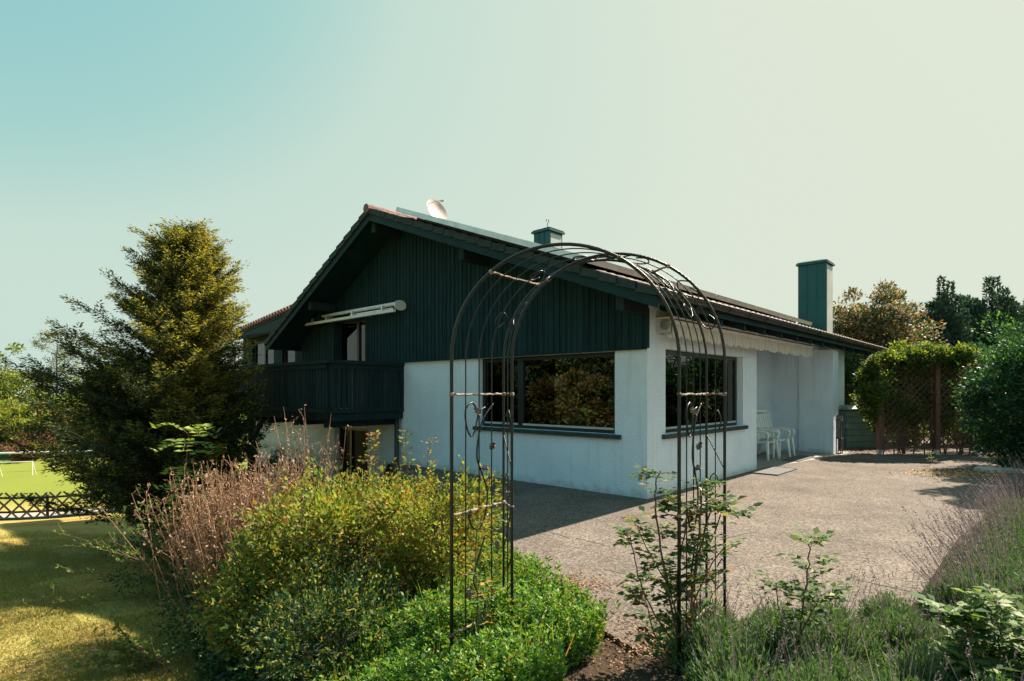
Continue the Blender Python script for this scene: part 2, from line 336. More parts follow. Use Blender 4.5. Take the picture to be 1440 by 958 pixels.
pat = [(.85, 3.9), (.78, 3.55), (.35, 4.3), (-.12, 5.8), (-2.8, 13.4), (3, 17), (9.5, 23), (14, 23), (13.2, 15.2), (12.6, 13.2), (9.0, 9.9), (4.9, 6.3), (3.0, 4.3), (2.5, 3.9)]
b = MB(); b.prism([(x, y, 0) for x, y in pat], (0, 0, -.3), (0, 0, 0)); tag(b.build('patio', M_PATIO), kind='structure')
b = MB(); p_, q_ = Vector((-.93, 8.1, 0)), Vector((-2.78, 13.32, 0)); d_ = (q_-p_).normalized(); n_ = Vector((-d_.y, d_.x, 0))
b.hexa([p_-Vector((0, 0, 1.9)), q_-Vector((0, 0, 1.9)), q_+n_*.10-Vector((0, 0, 1.9)), p_+n_*.10-Vector((0, 0, 1.9)), p_-Vector((0, 0, .01)), q_-Vector((0, 0, .01)), q_+n_*.10-Vector((0, 0, .01)), p_+n_*.10-Vector((0, 0, .01))])
M_RET = mat('dark_concrete', (.10, .105, .10), (.06, .065, .062), .95, 5, .5, 50)
tag(b.build('retaining_wall', M_RET), 'dark concrete retaining wall at the patio edge below the balcony end', 'wall')

# ------------------------------------------------------------ house (local: x = t along the eave, y = s along the gable, z)
A_H = math.atan2(.733, .680); HC = Vector((2.0, 8.5, 0))
def hw(t, s, z=0):
    return Vector((HC.x+math.cos(A_H)*t-math.sin(A_H)*s, HC.y+math.sin(A_H)*t+math.cos(A_H)*s, z))
house = empty('house', HC, A_H, 'white rendered house with dark board clad gable, tiled roof, balcony and big picture windows', 'house')
ZE, ZR, SR, SE = 2.92, 5.40, 6.04, -.61
KR = (ZR-ZE)/(SR-SE); KL = .515
def ztop(s): return ZE+KR*(s-SE) if s < SR else ZR-KL*(s-SR)
TH = .20
def wall_strip(mb, s0, s1, z0, z1fn, holes, ax, a0, a1):
    """prisms between a0..a1 across; along runs s; holes (s0,s1,z0,z1)"""
    br = sorted({s0, s1, *[h for q in holes for h in q[:2] if s0 < h < s1], *([SR] if s0 < SR < s1 and ax == 't' else [])})
    for u, v in zip(br, br[1:]):
        segs = [(z0, None)]
        hs = sorted([q for q in holes if q[0] <= u+1e-6 and q[1] >= v-1e-6], key=lambda q: q[2])
        lo = z0
        pieces = []
        for q in hs:
            if q[2] > lo: pieces.append((lo, q[2], q[2]))
            lo = q[3]
        pieces.append((lo, z1fn(u), z1fn(v)))
        for l0, t0, t1 in pieces:
            if ax == 't': P = [(a0, u, l0), (a1, u, l0), (a1, v, l0), (a0, v, l0), (a0, u, t0), (a1, u, t0), (a1, v, t1), (a0, v, t1)]
            else: P = [(u, a0, l0), (v, a0, l0), (v, a1, l0), (u, a1, l0), (u, a0, t0), (v, a0, t1), (v, a1, t1), (u, a1, t0)]
            mb.hexa(P)
GW = (.56, 3.58, .93, 2.215)          # gable picture window
UD = (7.36, 8.85, 1.17, 3.36)         # balcony door
LD = (7.36, 8.85, -1.35, .70)         # lower door
SE_ = 10.5
b = MB(); wall_strip(b, 0, SE_, -1.6, lambda s: ztop(s)-TH-.015, [GW, UD, LD], 't', 0, .3); b.build('gable_wall', M_WALL, house)
SW = (.56, 3.68, .93, 2.26); RC = (4.4, 8.7, -.02, 2.66); TW = (10.05, 10.6, 1.15, 2.38)
zside = lambda t: ztop(0)-TH-.02
b = MB(); wall_strip(b, .3, 11.4, -.3, zside, [SW, RC, TW], 's', 0, .3)
b.box(4.15, 4.4, .3, 1.1, -.3, 2.66)                               # recess side
b.box(8.7, 8.95, .3, .46, -.3, 2.66); b.box(8.75, 8.95, .46, 1.1, -.3, 2.66)
b.box(4.4, 8.75, 1.1, 1.3, -.3, 2.66); b.box(4.15, 8.95, .3, 1.3, 2.66, 2.8)
b.build('side_wall', M_WALL, house)
b = MB(); b.box(8.72, 9.2, -.36, -.001, -.1, 2.66); b.build('pillar', M_WALL, house, bevel=.01)
b = MB(); wall_strip(b, .3, SE_, -1.6, lambda s: ztop(s)-TH-.015, [], 't', 11.1, 11.4); b.box(.3, 11.1, SE_-.3, SE_, -1.6, 2.85); b.build('rear_wall', M_WALL, house)
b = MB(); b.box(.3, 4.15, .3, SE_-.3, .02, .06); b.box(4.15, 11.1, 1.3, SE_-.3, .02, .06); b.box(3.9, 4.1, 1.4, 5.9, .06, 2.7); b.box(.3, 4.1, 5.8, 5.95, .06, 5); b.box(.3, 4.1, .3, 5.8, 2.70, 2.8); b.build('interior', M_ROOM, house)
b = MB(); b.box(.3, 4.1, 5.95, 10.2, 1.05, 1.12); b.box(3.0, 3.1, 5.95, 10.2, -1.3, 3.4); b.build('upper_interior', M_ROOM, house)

# cladding: vertical boards
b = MB(); s = 0.0; k = 0
while s < SE_-.02:
    wd = .056; s1 = min(s+wd, SE_)
    d = .028+.010*(k % 2)+random.uniform(0, .004)
    z0 = 2.235 if s < 5.93 else 1.15
    zt0, zt1 = ztop(s)-TH-.01, ztop(s1)-TH-.01
    if s1 > UD[0]+.004 and s < UD[1]-.004:
        b.hexa([(-d, s, UD[3]+.004), (-.001, s, UD[3]+.004), (-.001, s1, UD[3]+.004), (-d, s1, UD[3]+.004), (-d, s, zt0), (-.001, s, zt0), (-.001, s1, zt1), (-d, s1, zt1)])
    else:
        b.hexa([(-d, s, z0), (-.001, s, z0), (-.001, s1, z0), (-d, s1, z0), (-d, s, zt0), (-.001, s, zt0), (-.001, s1, zt1), (-d, s1, zt1)])
    s += .060; k += 1
b.build('cladding', M_CLAD, house)
b = MB(); b.box(-.05, .115, UD[0]-.03, UD[0]+.03, 1.17, UD[3]); b.box(-.05, .115, UD[1]-.03, UD[1]+.03, 1.17, UD[3]); b.box(-.05, .115, UD[0]+.03, UD[1]-.03, UD[3]-.05, UD[3]+.0035); b.build('door_lining', M_FASC, house)
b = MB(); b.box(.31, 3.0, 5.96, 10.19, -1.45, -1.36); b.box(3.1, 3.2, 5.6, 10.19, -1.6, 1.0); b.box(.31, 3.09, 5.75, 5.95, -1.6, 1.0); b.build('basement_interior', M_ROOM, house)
b = MB(); b.box(-.045, -.002, -.04, -.001, 2.235, 2.82); b.box(-.06, -.001, 0, 5.95, 2.218, 2.233); b.build('cladding_trim', M_FASC, house)

def window(rect, axis, a0, parent, mull=(), depth=.10, name='window', curtain=None, bead=True, sill=True, fw=.07, muntw=.09):
    """rect (u0,u1,z0,z1) along axis ('t' => wall runs along s at t=a0 ; 's' => runs along t at s=a0)"""
    u0, u1, z0, z1 = rect
    def bx(mb, p0, p1, q0, q1, d0, d1):
        if axis == 't': mb.box(a0+d0, a0+d1, p0, p1, q0, q1)
        else: mb.box(p0, p1, a0+d0, a0+d1, q0, q1)
    f = MB(); e = .0015
    bx(f, u0+e, u1-e, z0+e, z0+fw, depth, depth+.07); bx(f, u0+e, u1-e, z1-fw, z1-e, depth, depth+.07)
    bx(f, u0+e, u0+fw, z0+fw, z1-fw, depth, depth+.07); bx(f, u1-fw, u1-e, z0+fw, z1-fw, depth, depth+.07)
    for m in mull: bx(f, m-muntw/2, m+muntw/2, z0+fw, z1-fw, depth-.01, depth+.07)
    root = f.build(name, M_FRAME, parent, bevel=.004)
    g = MB(); ed = [u0+fw]+[x for m in mull for x in (m-muntw/2, m+muntw/2)]+[u1-fw]
    for p0, p1 in zip(ed[::2], ed[1::2]): bx(g, p0, p1, z0+fw, z1-fw, depth+.03, depth+.036)
    g.build('pane', M_GLASS, root)
    if bead:
        h = MB()
        for p0, p1 in zip(ed[::2], ed[1::2]): bx(h, p0, p1, z0+fw-.012, z0+fw+.022, depth-.012, depth+.0)
        h.build('bead', M_BEAD, root)
    if sill:
        h = MB(); bx(h, u0-.12, u1+.12, z0-.07, z0-.002, -.06, depth); h.build('sill', M_SILL, root, bevel=.005)
    if curtain:
        for p0, p1 in curtain:
            n = int((p1-p0)/.02)+2; h = MB(); vs = []
            for i in range(n):
                u = p0+(p1-p0)*i/(n-1); dd = depth+.16+.025*math.sin(i*1.9)+.01*math.sin(i*.7)
                for z in (z0+.03, z1-.08): vs.append((a0+dd, u, z) if axis == 't' else (u, a0+dd, z))
            h.add(vs, [(2*i, 2*i+1, 2*i+3, 2*i+2) for i in range(n-1)]); h.build('curtain', M_CURT, root)
    return root
window(GW, 't', 0, house, mull=(2.60,), depth=.09, muntw=.12)
window(SW, 's', 0, house, mull=(3.15,), depth=.12, curtain=[(3.25, 3.55)])
window(TW, 's', 0, house, depth=.1, sill=False, bead=False)
window(UD, 't', 0, house, mull=(7.95,), depth=.12, sill=False, bead=False, curtain=[(7.42, 7.60), (8.05, 8.3)], name='balcony_door')
ld_ = window(LD, 't', 0, house, mull=(8.3,), depth=.14, sill=False, bead=False, name='basement_door')
for c_ in ld_.children:
    if c_.name.startswith('pane'): c_.data.materials[0] = M_GLASS_DULL

# roof
def roof_slab(s0, s1, t0, t1, th, mats, name, z0=None, z1=None):
    z0 = ztop(s0) if z0 is None else z0; z1 = ztop(s1) if z1 is None else z1
    return z0, z1
b = MB()
def slope(mb, s0, z0, s1, z1, t0, t1, th):
    mb.hexa([(t0, s0, z0-th), (t1, s0, z0-th), (t1, s1, z1-th), (t0, s1, z1-th), (t0, s0, z0), (t1, s0, z0), (t1, s1, z1), (t0, s1, z1)])
slope(b, SE, ZE-.03, SR, ZR-.03, -.78, 14.0, .16)
slope(b, SR, ZR-.03, 10.9, ztop(10.9)-.03, -.78, 14.0, .16)
roofo = b.build('roof', M_FASC, house)
# tiles right slope (corrugated)
def tiles(s0, z0, s1, z1, t0, t1, name, mt, amp=.022, pitch=.23, course=.33, par=None):
    nt_ = int((t1-t0)/pitch*6); L = math.hypot(s1-s0, z1-z0); nc = int(L/course)
    T = np.linspace(t0, t1, nt_); prof = amp*np.abs(np.sin(np.pi*(T-t0)/pitch))
    ups = []; 
    for c in range(nc):
        for f, lift in ((c/nc, .035), ((c+1)/nc, .0)):
            ups.append((f, lift))
    V = []
    for f, lift in ups:
        for t, p in zip(T, prof): V.append((t, s0+(s1-s0)*f, z0+(z1-z0)*f+lift+p))
    m = len(T); Q = []
    for r in range(len(ups)-1):
        for j in range(m-1): Q.append((r*m+j, r*m+j+1, (r+1)*m+j+1, (r+1)*m+j))
    return np_mesh(name, np.array(V), np.array(Q), mt, par)
tiles(SE-.05, ZE-.02, SR-.02, ZR, -.80, 14.0, 'roof_tiles', M_TILE, par=roofo)
tiles(10.95, ztop(10.9), SR+.02, ZR, -.80, 14.0, 'roof_tiles', M_TILE, par=roofo)
b = MB()                                                     # verge tiles stepping down both rakes
for (sa, sb) in ((SR, 10.9), (SR, SE)):
    L = abs(sb-sa); n = int(L/.30)
    for i in range(n):
        p = sa+(sb-sa)*i/n; q = sa+(sb-sa)*(i+1.12)/n
        zp, zq = ztop(p if abs(p-SR) > 1e-6 else (SR+.001 if sb > SR else SR-.001)), (ZR+(KR*(q-SR) if sb < SR else -KL*(q-SR)))
        if sb < SR: zp = ZR+KR*(p-SR)
        st = .055 if sb > SR else .030; b.hexa([(-.86, p, zp-.10), (-.55, p, zp-.10), (-.55, q, zq-.07), (-.86, q, zq-.07), (-.86, p, zp+.02), (-.55, p, zp+.02), (-.55, q, zq+.01+st), (-.86, q, zq+.01+st)])
b.build('verge_tiles', M_VERGE, roofo)
b = MB()
for i in range(38):
    t = -.9+i*.39; b.tube([(t, SR, ZR+.0), (t+.42, SR, ZR+.015)], [.10, .088], 10)
b.build('ridge_tiles', M_TILE, roofo)
b = MB()                                                     # barge boards
for s0, s1 in ((SE, SR), (SR, 10.9)):
    za = ztop(s0); zb = ztop(s1-.0001) if s1 == SR else ztop(s1)
    if s0 == SR: za = ZR
    if s1 == SR: zb = ZR
    b.hexa([(-.82, s0, za-.235), (-.782, s0, za-.235), (-.782, s1, zb-.235), (-.82, s1, zb-.235), (-.82, s0, za-.085), (-.782, s0, za-.085), (-.782, s1, zb-.085), (-.82, s1, zb-.085)])
b.build('barge_board', M_FASC, roofo)
for s_, hh in ((.02, .2), (3.3, .22), (SR, .24), (8.75, .2)):
    b = MB(); z = ztop(s_)-TH-.03; b.box(-.72, -.05, s_-.07, s_+.07, z-hh, z); b.build('purlin', M_BALC, house)
for t in np.arange(.4, 13.9, .95):
    b = MB(); b.hexa([(t-.04, SE+.05, ZE-.30), (t+.04, SE+.05, ZE-.30), (t+.04, -.005, ZE-.08), (t-.04, -.005, ZE-.08), (t-.04, SE+.05, ZE-.19), (t+.04, SE+.05, ZE-.19), (t+.04, -.005, ZE+.03), (t-.04, -.005, ZE+.03)]); b.build('rafter', M_CLAD, house)
# gutter
V = []; n = 9; b = MB()
for t in (-.84, 14.05):
    for j in range(n): a = math.pi*j/(n-1); V.append((t, SE-.09-.07*math.cos(a), ZE-.03-.075*math.sin(a)))
b.add(V, [(j, j+1, n+j+1, n+j) for j in range(n-1)]+[tuple(range(n)), tuple(range(n, 2*n))])
b.tube([(-.84, SE-.165, ZE-.03), (14.05, SE-.165, ZE-.03)], .010, 6)
g = b.build('gutter', M_GUT, house, smooth=False)
for t in np.arange(-.4, 14, .8):
    b = MB(); b.tube([(t, SE-.09-.078*math.cos(a), ZE-.03-.083*math.sin(a)) for a in np.linspace(0, math.pi, 8)], .008, 5); b.build('gutter_bracket', M_GUT, g)
b = MB(); b.tube([(-.12, 6.05, 1.05), (-.12, 6.05, -1.6)], .05, 12); b.build('downpipe', M_GUT, house, smooth=True)
# chimneys
def chimney(t0, t1, s0, s1, z0, z1, name, louvre=False):
    b = MB(); b.box(t0, t1, s0, s1, z0, z1-.1)
    o = b.build(name, M_CHIM, house, bevel=.006)
    c = MB(); c.box(t0-.05, t1+.05, s0-.05, s1+.05, z1-.1, z1-.05); c.box(t0-.02, t1+.02, s0-.02, s1+.02, z1-.05, z1-.02)
    c.hexa([(t0-.03, s0-.03, z1-.02), (t1+.03, s0-.03, z1-.02), (t1+.03, s1+.03, z1-.02), (t0-.03, s1+.03, z1-.02), (t0+.1, s0+.1, z1+.03), (t1-.1, s0+.1, z1+.03), (t1-.1, s1-.1, z1+.03), (t0+.1, s1-.1, z1+.03)])
    c.build('chimney_cap', M_CHIM, o)
    for k in (1, 2):
        q = MB(); y_ = s0+(s1-s0)*k/3; q.box(t0-.012, t0-.001, y_-.008, y_+.008, z0, z1-.11); q.build('seam', M_CHIM, o)
    q = MB(); q.box(t0-.010, t0-.0005, s0, s1, z0+(z1-z0)*.55, z0+(z1-z0)*.55+.012); q.build('seam', M_CHIM, o)
    p = MB(); p.box(t0+.05, t1-.06, s0-.012, s0-.001, z0+.2 if not louvre else z1-.50, z1-.16); p.build('chimney_panel', M_CHIML, o)
    return o
chimney(10.75, 11.45, .32, 1.08, 3.0, 5.42, 'chimney')
ch = chimney(3.85, 4.4, 5.0, 5.52, 4.9, 5.82, 'chimney', True)
b = MB(); b.tube([(4.1, 5.26, 5.84), (4.1, 5.26, 6.01)]+[(4.1+.05*math.cos(a), 5.26, 6.06+.05*math.sin(a)) for a in np.linspace(-1.57, 3.6, 12)], .009, 6)
b.build('chimney_finial', M_IRON, ch)

# side wing on the left with its pent roof
wing_z = lambda s: 3.86-.105*(s-10.65)
b = MB(); WW = (12.68, 14.2, 2.05, 3.17); WD = (11.34, 12.14, 1.17, 3.17)
br = [10.502, 11.34, 12.14, 12.68, 14.2, 14.9]
for u, v in zip(br, br[1:]):
    if (u, v) == (11.34, 12.14): zz = [(3.17, 3.40)]
    elif (u, v) == (12.68, 14.2): zz = [(1.0, 2.05), (3.17, 3.40)]
    else: zz = [(1.0, 3.40)]
    for z0, z1 in zz: b.box(.2, .4, u, v, z0, z1)
b.box(.4, 7, 14.7, 14.9, 1.0, 3.4)
b.build('wing_wall', M_CLAD, house)
b = MB(); b.box(.25, 7, 10.502, 14.7, -2.2, .98); b.build('wing_base', M_WALL, house)
window(WW, 't', .2, house, mull=(13.4,), depth=.06, sill=False, bead=False, curtain=[(13.5, 14.0)])
window(WD, 't', .2, house, depth=.06, sill=False, bead=False, curtain=[(11.45, 11.9)], name='balcony_door')
b = MB(); s0, s1 = 9.05, 15.9
b.hexa([(-.25, s0, wing_z(s0)-.14), (1.6, s0, wing_z(s0)+.5), (1.6, s1, wing_z(s1)+.5), (-.25, s1, wing_z(s1)-.14), (-.25, s0, wing_z(s0)-.02), (1.6, s0, wing_z(s0)+.62), (1.6, s1, wing_z(s1)+.62), (-.25, s1, wing_z(s1)-.02)])
b.box(-.02, .0, 9.1, 15.6, 3.34, 3.52); b.hexa([(-.24, 9.1, 3.30), (.2, 9.1, 3.30), (.2, 15.8, 3.30), (-.24, 15.8, 3.30), (-.24, 9.1, wing_z(9.1)-.15), (.2, 9.1, wing_z(9.1)-.0), (.2, 15.8, wing_z(15.8)-.0), (-.24, 15.8, wing_z(15.8)-.15)])
wr = b.build('wing_roof', M_FASC, house)
# roll tiles running down the pent roof, their round ends showing along the eave
b = MB()
for i in range(38):
    s = s0+.1+i*.178; z = wing_z(s)
    for k in range(5):
        a = -.30+k*.38; b.tube([(a, s, z+.0+(a+.25)*.346), (a+.40, s, z+.03+(a+.65)*.346-.02)], [.075, .062], 8)
b.build('wing_roof_tiles', M_TILE, wr)
# balcony
b = MB(); BT = -1.71; BS0, BS1 = 5.97, 10.1
b.box(BT, -.005, BS0, BS1, 1.0, 1.14); b.box(-.7, .19, BS1, 15.2, 1.0, 1.14)
bal = b.build('balcony', M_BALC, house)
def rail_run(p, q, z0, z1, name, wdr=.16, board=.105):
    p = Vector((*p, 0)); q = Vector((*q, 0)); d = (q-p); L = d.length; d.normalize(); nrm = Vector((d.y, -d.x, 0))
    mb = MB(); n = int(L/(board+.014))
    for i in range(n):
        a = p+d*(i+.5)*L/n; w0 = board/2*random.uniform(.93, 1); zz = z0+random.uniform(-.015, .012); tw = random.uniform(-.004, .004)
        # notched plank outline
        prof = [(-w0*.8, zz), (w0*.8, zz), (w0, zz+.10), (w0*.86, zz+.16), (w0, zz+.24), (w0, z1-.1), (-w0, z1-.1), (-w0, zz+.24), (-w0*.86, zz+.16), (-w0, zz+.10)]
        mb.prism([a+d*x+Vector((0, 0, z)) for x, z in prof], nrm*(-.012+tw), nrm*(.012+tw))
    mb.build('balustrade_boards', M_BALC, bal)
    mb = MB(); up = Vector((0, 0, 1))
    mb.obox((p+q)/2+up*(z1-.02), d*(L/2+.09), nrm*wdr/2, up*.035); mb.build('hand_rail', M_BALC, bal)
    mb = MB(); mb.obox((p+q)/2+up*(z1-.105), d*(L/2), nrm*.045, up*.045); mb.build('upper_rail', M_BALC, bal)
    mb = MB(); mb.obox((p+q)/2+up*(z0+.16)-nrm*0.04, d*(L/2-.01), nrm*.025, up*.04); mb.build('lower_rail', M_BALC, bal)
rail_run((-.02, BS0+.02), (BT-.03, BS0+.02), 1.04, 2.2, 'a')
rail_run((BT-.03, BS0+.10), (BT-.03, 10.25), 1.04, 2.2, 'b')
rail_run((-.72, 10.3), (-.72, 15.1), 1.04, 2.2, 'c')
b = MB(); b.box(BT-.1, BT+.06, 10.25, 11.0, 2.15, 2.22)
b.build('rail_end', M_BALC, bal)
b = MB(); b.box(BT+.05, BT+.19, 9.9, 10.04, -1.7, 1.0); b.bar((BT+.12, 9.97, .4), (BT+.12, 9.3, .98), .1, .1); b.build('balcony_post', M_BALC, bal)
for s_ in (6.3, 7.6, 8.9, 10.0):
    b = MB(); b.box(BT+.04, -.003, s_-.06, s_+.06, .86, .999); b.build('joist', M_BALC, bal)

# ------------------------------------------------------------ things fixed to the house
# solar collectors
def house_thing(name, label, cat, t=0, s=0, z=0, group=None):
    p = hw(t, s, z); return empty(name, p, A_H, label, cat, group)
sa, sb = .45, 5.0
up = Vector((0, math.cos(math.atan(KR)), math.sin(math.atan(KR))))
ncol = 5; tt = np.linspace(-.90, 9.6, ncol+1)
where = ['nearest the gable peak', 'second from the gable', 'middle one of the row', 'fourth from the gable', 'farthest, next to the tall chimney']
for i in range(ncol):
    th = house_thing('solar_panel', 'solar collector with pale frame on the roof, '+where[i], 'solar panel', tt[i], sa, ztop(sa), 'solar collectors along the roof slope')
    wdt = tt[i+1]-tt[i]-.03; Ls = (sb-sa)/up.y
    nm = Vector((0, -up.z, up.y)); o0 = nm*.14
    f = MB()
    for a, c in (((0, 0), (wdt, 0)), ((0, Ls), (wdt, Ls))):
        f.obox(o0+Vector((wdt/2, 0, 0))+up*a[1], (wdt/2, 0, 0), up*.03, nm*.045)
    for x in (0, wdt): f.obox(o0+Vector((x, 0, 0))+up*Ls/2, (.025, 0, 0), up*(Ls/2-.03), nm*.045)
    f.build('panel_frame', M_ALU, th)
    g = MB(); g.obox(o0+Vector((wdt/2, 0, 0))+up*Ls/2-nm*.01, (wdt/2-.025, 0, 0), up*(Ls/2-.03), nm*.025); g.build('panel_glass', M_PANEL, th)
    for x in (.3, wdt-.3):
        g = MB(); g.obox(Vector((x, 0, 0))+up*Ls*.5+nm*.06, (.02, 0, 0), up*(Ls/2-.3), nm*.03); g.build('support_rail', M_GUT, th)
# satellite dish
th = house_thing('satellite_dish', 'round pale satellite dish standing above the roof ridge', 'satellite dish', 1.0, 6.1, ZR-.06)
b = MB(); n = 28; face = Vector((.35, -.5, .35)).normalized(); face = Vector((.02, -.85, .32)).normalized()
u = face.orthogonal().normalized(); v_ = face.cross(u); c0 = Vector((0, 0, .42)); vs = []
for k in range(7):
    rr = .30*k/6
    for j in range(n): vs.append(c0+(u*math.cos(2*math.pi*j/n)*1.0+v_*math.sin(2*math.pi*j/n))*rr+face*(rr*rr*.9))
for k in range(7):
    rr = .30*k/6
    for j in range(n): vs.append(c0+(u*math.cos(2*math.pi*j/n)*1.0+v_*math.sin(2*math.pi*j/n))*rr+face*(rr*rr*.9-.008))
fs = [(k*n+j, k*n+(j+1) % n, (k+1)*n+(j+1) % n, (k+1)*n+j) for k in range(6) for j in range(n)]
fs += [tuple(i+7*n for i in f[::-1]) for f in fs]; b.add(vs, fs)
M_DISH = mat('pink_grey_dish', (.62, .50, .45), (.55, .43, .38), .5, 5); b.build('dish', M_DISH, th, smooth=True)
b = MB(); b.tube([(0, 0, -.1), (0, .03, .42)], .022, 8); b.build('mast', M_ALU, th)
b = MB(); b.tube([c0-v_*.26, c0+face*.36-v_*.1], .012, 6); b.tube([c0+face*.33-v_*.1, c0+face*.41-v_*.05], .03, 8); b.build('receiver_arm', M_ALU, th)
# upper folded awning above balcony door
th = house_thing('awning', 'white folded cassette awning on the dark gable above the balcony door', 'awning', -.05, 5.85, 3.44)
b = MB(); b.tube([(-.13, 0, .05), (-.13, 3.95, .05)], .042, 12); b.build('cover_tube', M_WHITE, th, smooth=True)
b = MB(); b.box(-.28, -.21, .03, 3.92, -.15, -.085); b.build('front_bar', M_WHITE, th, bevel=.01)
for y0 in (-.03, 3.93):
    b = MB(); b.prism([(-.13+.20*math.cos(a)*.75, y0, -.0+.11*math.sin(a)) for a in np.linspace(0, 2*math.pi, 18)[:-1]], (0, 0, 0), (0, .04, 0)); b.build('end_cap', M_WHITE, th)
for y0 in (.5, 1.7, 2.9, 3.6):
    b = MB(); b.box(-.24, -.04, y0, y0+.05, -.10, .03); b.build('bracket', M_ALU, th)
b = MB(); b.bar((-.16, .2, -.045), (-.16, 1.9, -.045), .03, .03); b.build('folding_arm', M_ALU, th)
# lower striped awning with scalloped valance
def stripemat():
    m, nt, b = newmat('striped_awning_cloth'); l = nt.links; tc = N(nt, 'ShaderNodeTexCoord'); sp = N(nt, 'ShaderNodeSeparateXYZ'); l.new(tc.outputs['Object'], sp.inputs[0])
    a = N(nt, 'ShaderNodeMath', operation='MULTIPLY'); a.inputs[1].default_value = 5.2; l.new(sp.outputs[0], a.inputs[0])
    f = N(nt, 'ShaderNodeMath', operation='FRACT'); l.new(a.outputs[0], f.inputs[0])
    cr = N(nt, 'ShaderNodeValToRGB'); cr.color_ramp.interpolation = 'CONSTANT'; E = cr.color_ramp.elements
    E[0].color = (.62, .57, .50, 1); E[1].position = .35; E[1].color = (.42, .47, .42, 1); e = E.new(.55); e.color = (.66, .60, .52, 1); e = E.new(.8); e.color = (.58, .44, .36, 1)
    l.new(f.outputs[0], cr.inputs[0]); l.new(cr.outputs[0], b.inputs['Base Color']); b.inputs['Roughness'].default_value = .9
    return m
M_AWN = stripemat()
th = house_thing('awning', 'rolled striped cloth awning with scalloped valance over the terrace recess', 'awning', .25, 0, 2.42)
b = MB(); LA = 7.0
b.tube([(0, -.16, .17), (LA, -.16, .17)], .085, 12); b.build('cloth_roll', M_AWN, th, smooth=True)
b = MB(); b.box(0, LA, -.30, -.002, .265, .285); b.build('cover_board', M_WHITE, th)
nv = int(LA/.0275); vs = []
for i in range(nv+1):
    x = LA*i/nv; w_ = .03*math.sin(i*.45)*.4; zb = .01-.055*abs(math.sin(math.pi*x/.25))
    vs += [(x, -.27, .20), (x, -.275+w_, .10), (x, -.28+w_*1.6, zb)]
b = MB(); b.add(vs, [(3*i+k, 3*i+3+k, 3*i+4+k, 3*i+1+k) for i in range(nv) for k in (0, 1)]); o = b.build('valance', M_AWN, th)
md = o.modifiers.new('thick', 'SOLIDIFY'); md.thickness = .003
b = MB(); b.box(0, LA, -.285, -.245, .19, .235); b.build('front_bar', M_WHITE, th)
for x in (.0, 3.4, LA-.08):
    b = MB(); b.box(x, x+.07, -.25, -.002, .06, .262); b.build('bracket', M_ALU, th)
# floodlight near the corner
th = house_thing('floodlight', 'small metal floodlight under the eave beside the house corner', 'lamp', .42, 0, 2.42)
b = MB(); b.box(-.02, .02, -.04, -.001, .04, .11); b.build('wall_plate', M_ALU, th)
b = MB(); b.obox((0, -.12, .10), (.045, 0, 0), (0, .03, .015), (0, -.015, .035)); b.build('lamp_head', M_ALU, th, bevel=.008)
b = MB(); b.obox((0, -.16, .02), (.03, 0, 0), (0, .03, 0), (0, 0, .03)); b.build('motion_sensor', M_WHITE, th, bevel=.008)
b = MB(); b.tube([(0, -.04, .08), (0, -.10, .07)], .012, 6); b.build('bracket', M_ALU, th)

# ------------------------------------------------------------ patio fittings
b = MB(); b.hexa([tuple(hw(t, s, z)) for z in (.0005, .0045) for t, s in ((4.4, -.02), (8.3, -.55), (9.9, -.62), (9.9, .0))]); 
b.hexa([tuple(hw(t, s, z)) for z in (.0005, .0045) for t, s in ((4.42, .0), (8.68, .0), (8.68, 1.09), (4.42, 1.09))])
tag(b.build('concrete_strip', M_CONC), kind='structure')
def px_ground(px, py, z=0):
    y = (CAMZ-z)*808/(py-550); return Vector(((px-720)/808*y, y, z))
b = MB()
random.seed(3)
for (a0, a1) in (((585, 758), (617, 766)), ((810, 757), (858, 769)), ((850, 801), (882, 809)), ((1200, 815), (1285, 833)), ((1160, 838), (1200, 848)), ((1010, 760), (1060, 748)), ((945, 790), (985, 800)), ((760, 744), (800, 757))):
    p, q = px_ground(*a0), px_ground(*a1); pts = [p.lerp(q, i/6)+Vector((0, random.uniform(-.012, .012), 0)) for i in range(7)]
    for i in range(6):
        d = (pts[i+1]-pts[i]).normalized(); nn = Vector((-d.y, d.x, 0))*random.uniform(.003, .007)
        b.add([pts[i]-nn+Vector((0, 0, .001)), pts[i+1]-nn+Vector((0, 0, .001)), pts[i+1]+nn+Vector((0, 0, .001)), pts[i]+nn+Vector((0, 0, .001))], [(0, 1, 2, 3)])
for v in range(len(b.V)): b.V[v] = (b.V[v][0], b.V[v][1], .003)
tag(b.build('joints', M_JOINT), kind='structure')
for (t0, t1, s0, s1, lb) in ((3.75, 4.95, -.62, -.10, 'grey doormat lying in the sun below the picture window'), (6.3, 7.5, -.25, .12, 'grey doormat half in shade in front of the white chairs')):
    th = empty('doormat', hw(t0, s0, 0), A_H, lb, 'doormat', 'doormats beside the house')
    m = MB(); m.box(0, t1-t0, 0, s1-s0, .005, .018); m.build('rubber_pad', M_MAT, th, bevel=.004)
    m = MB(); L = t1-t0; W_ = s1-s0
    m.box(0, L, 0, .02, .0185, .024); m.box(0, L, W_-.02, W_, .0185, .024); m.box(0, .02, .02, W_-.02, .0185, .024); m.box(L-.02, L, .02, W_-.02, .0185, .024)
    m.build('rim', M_MAT, th)
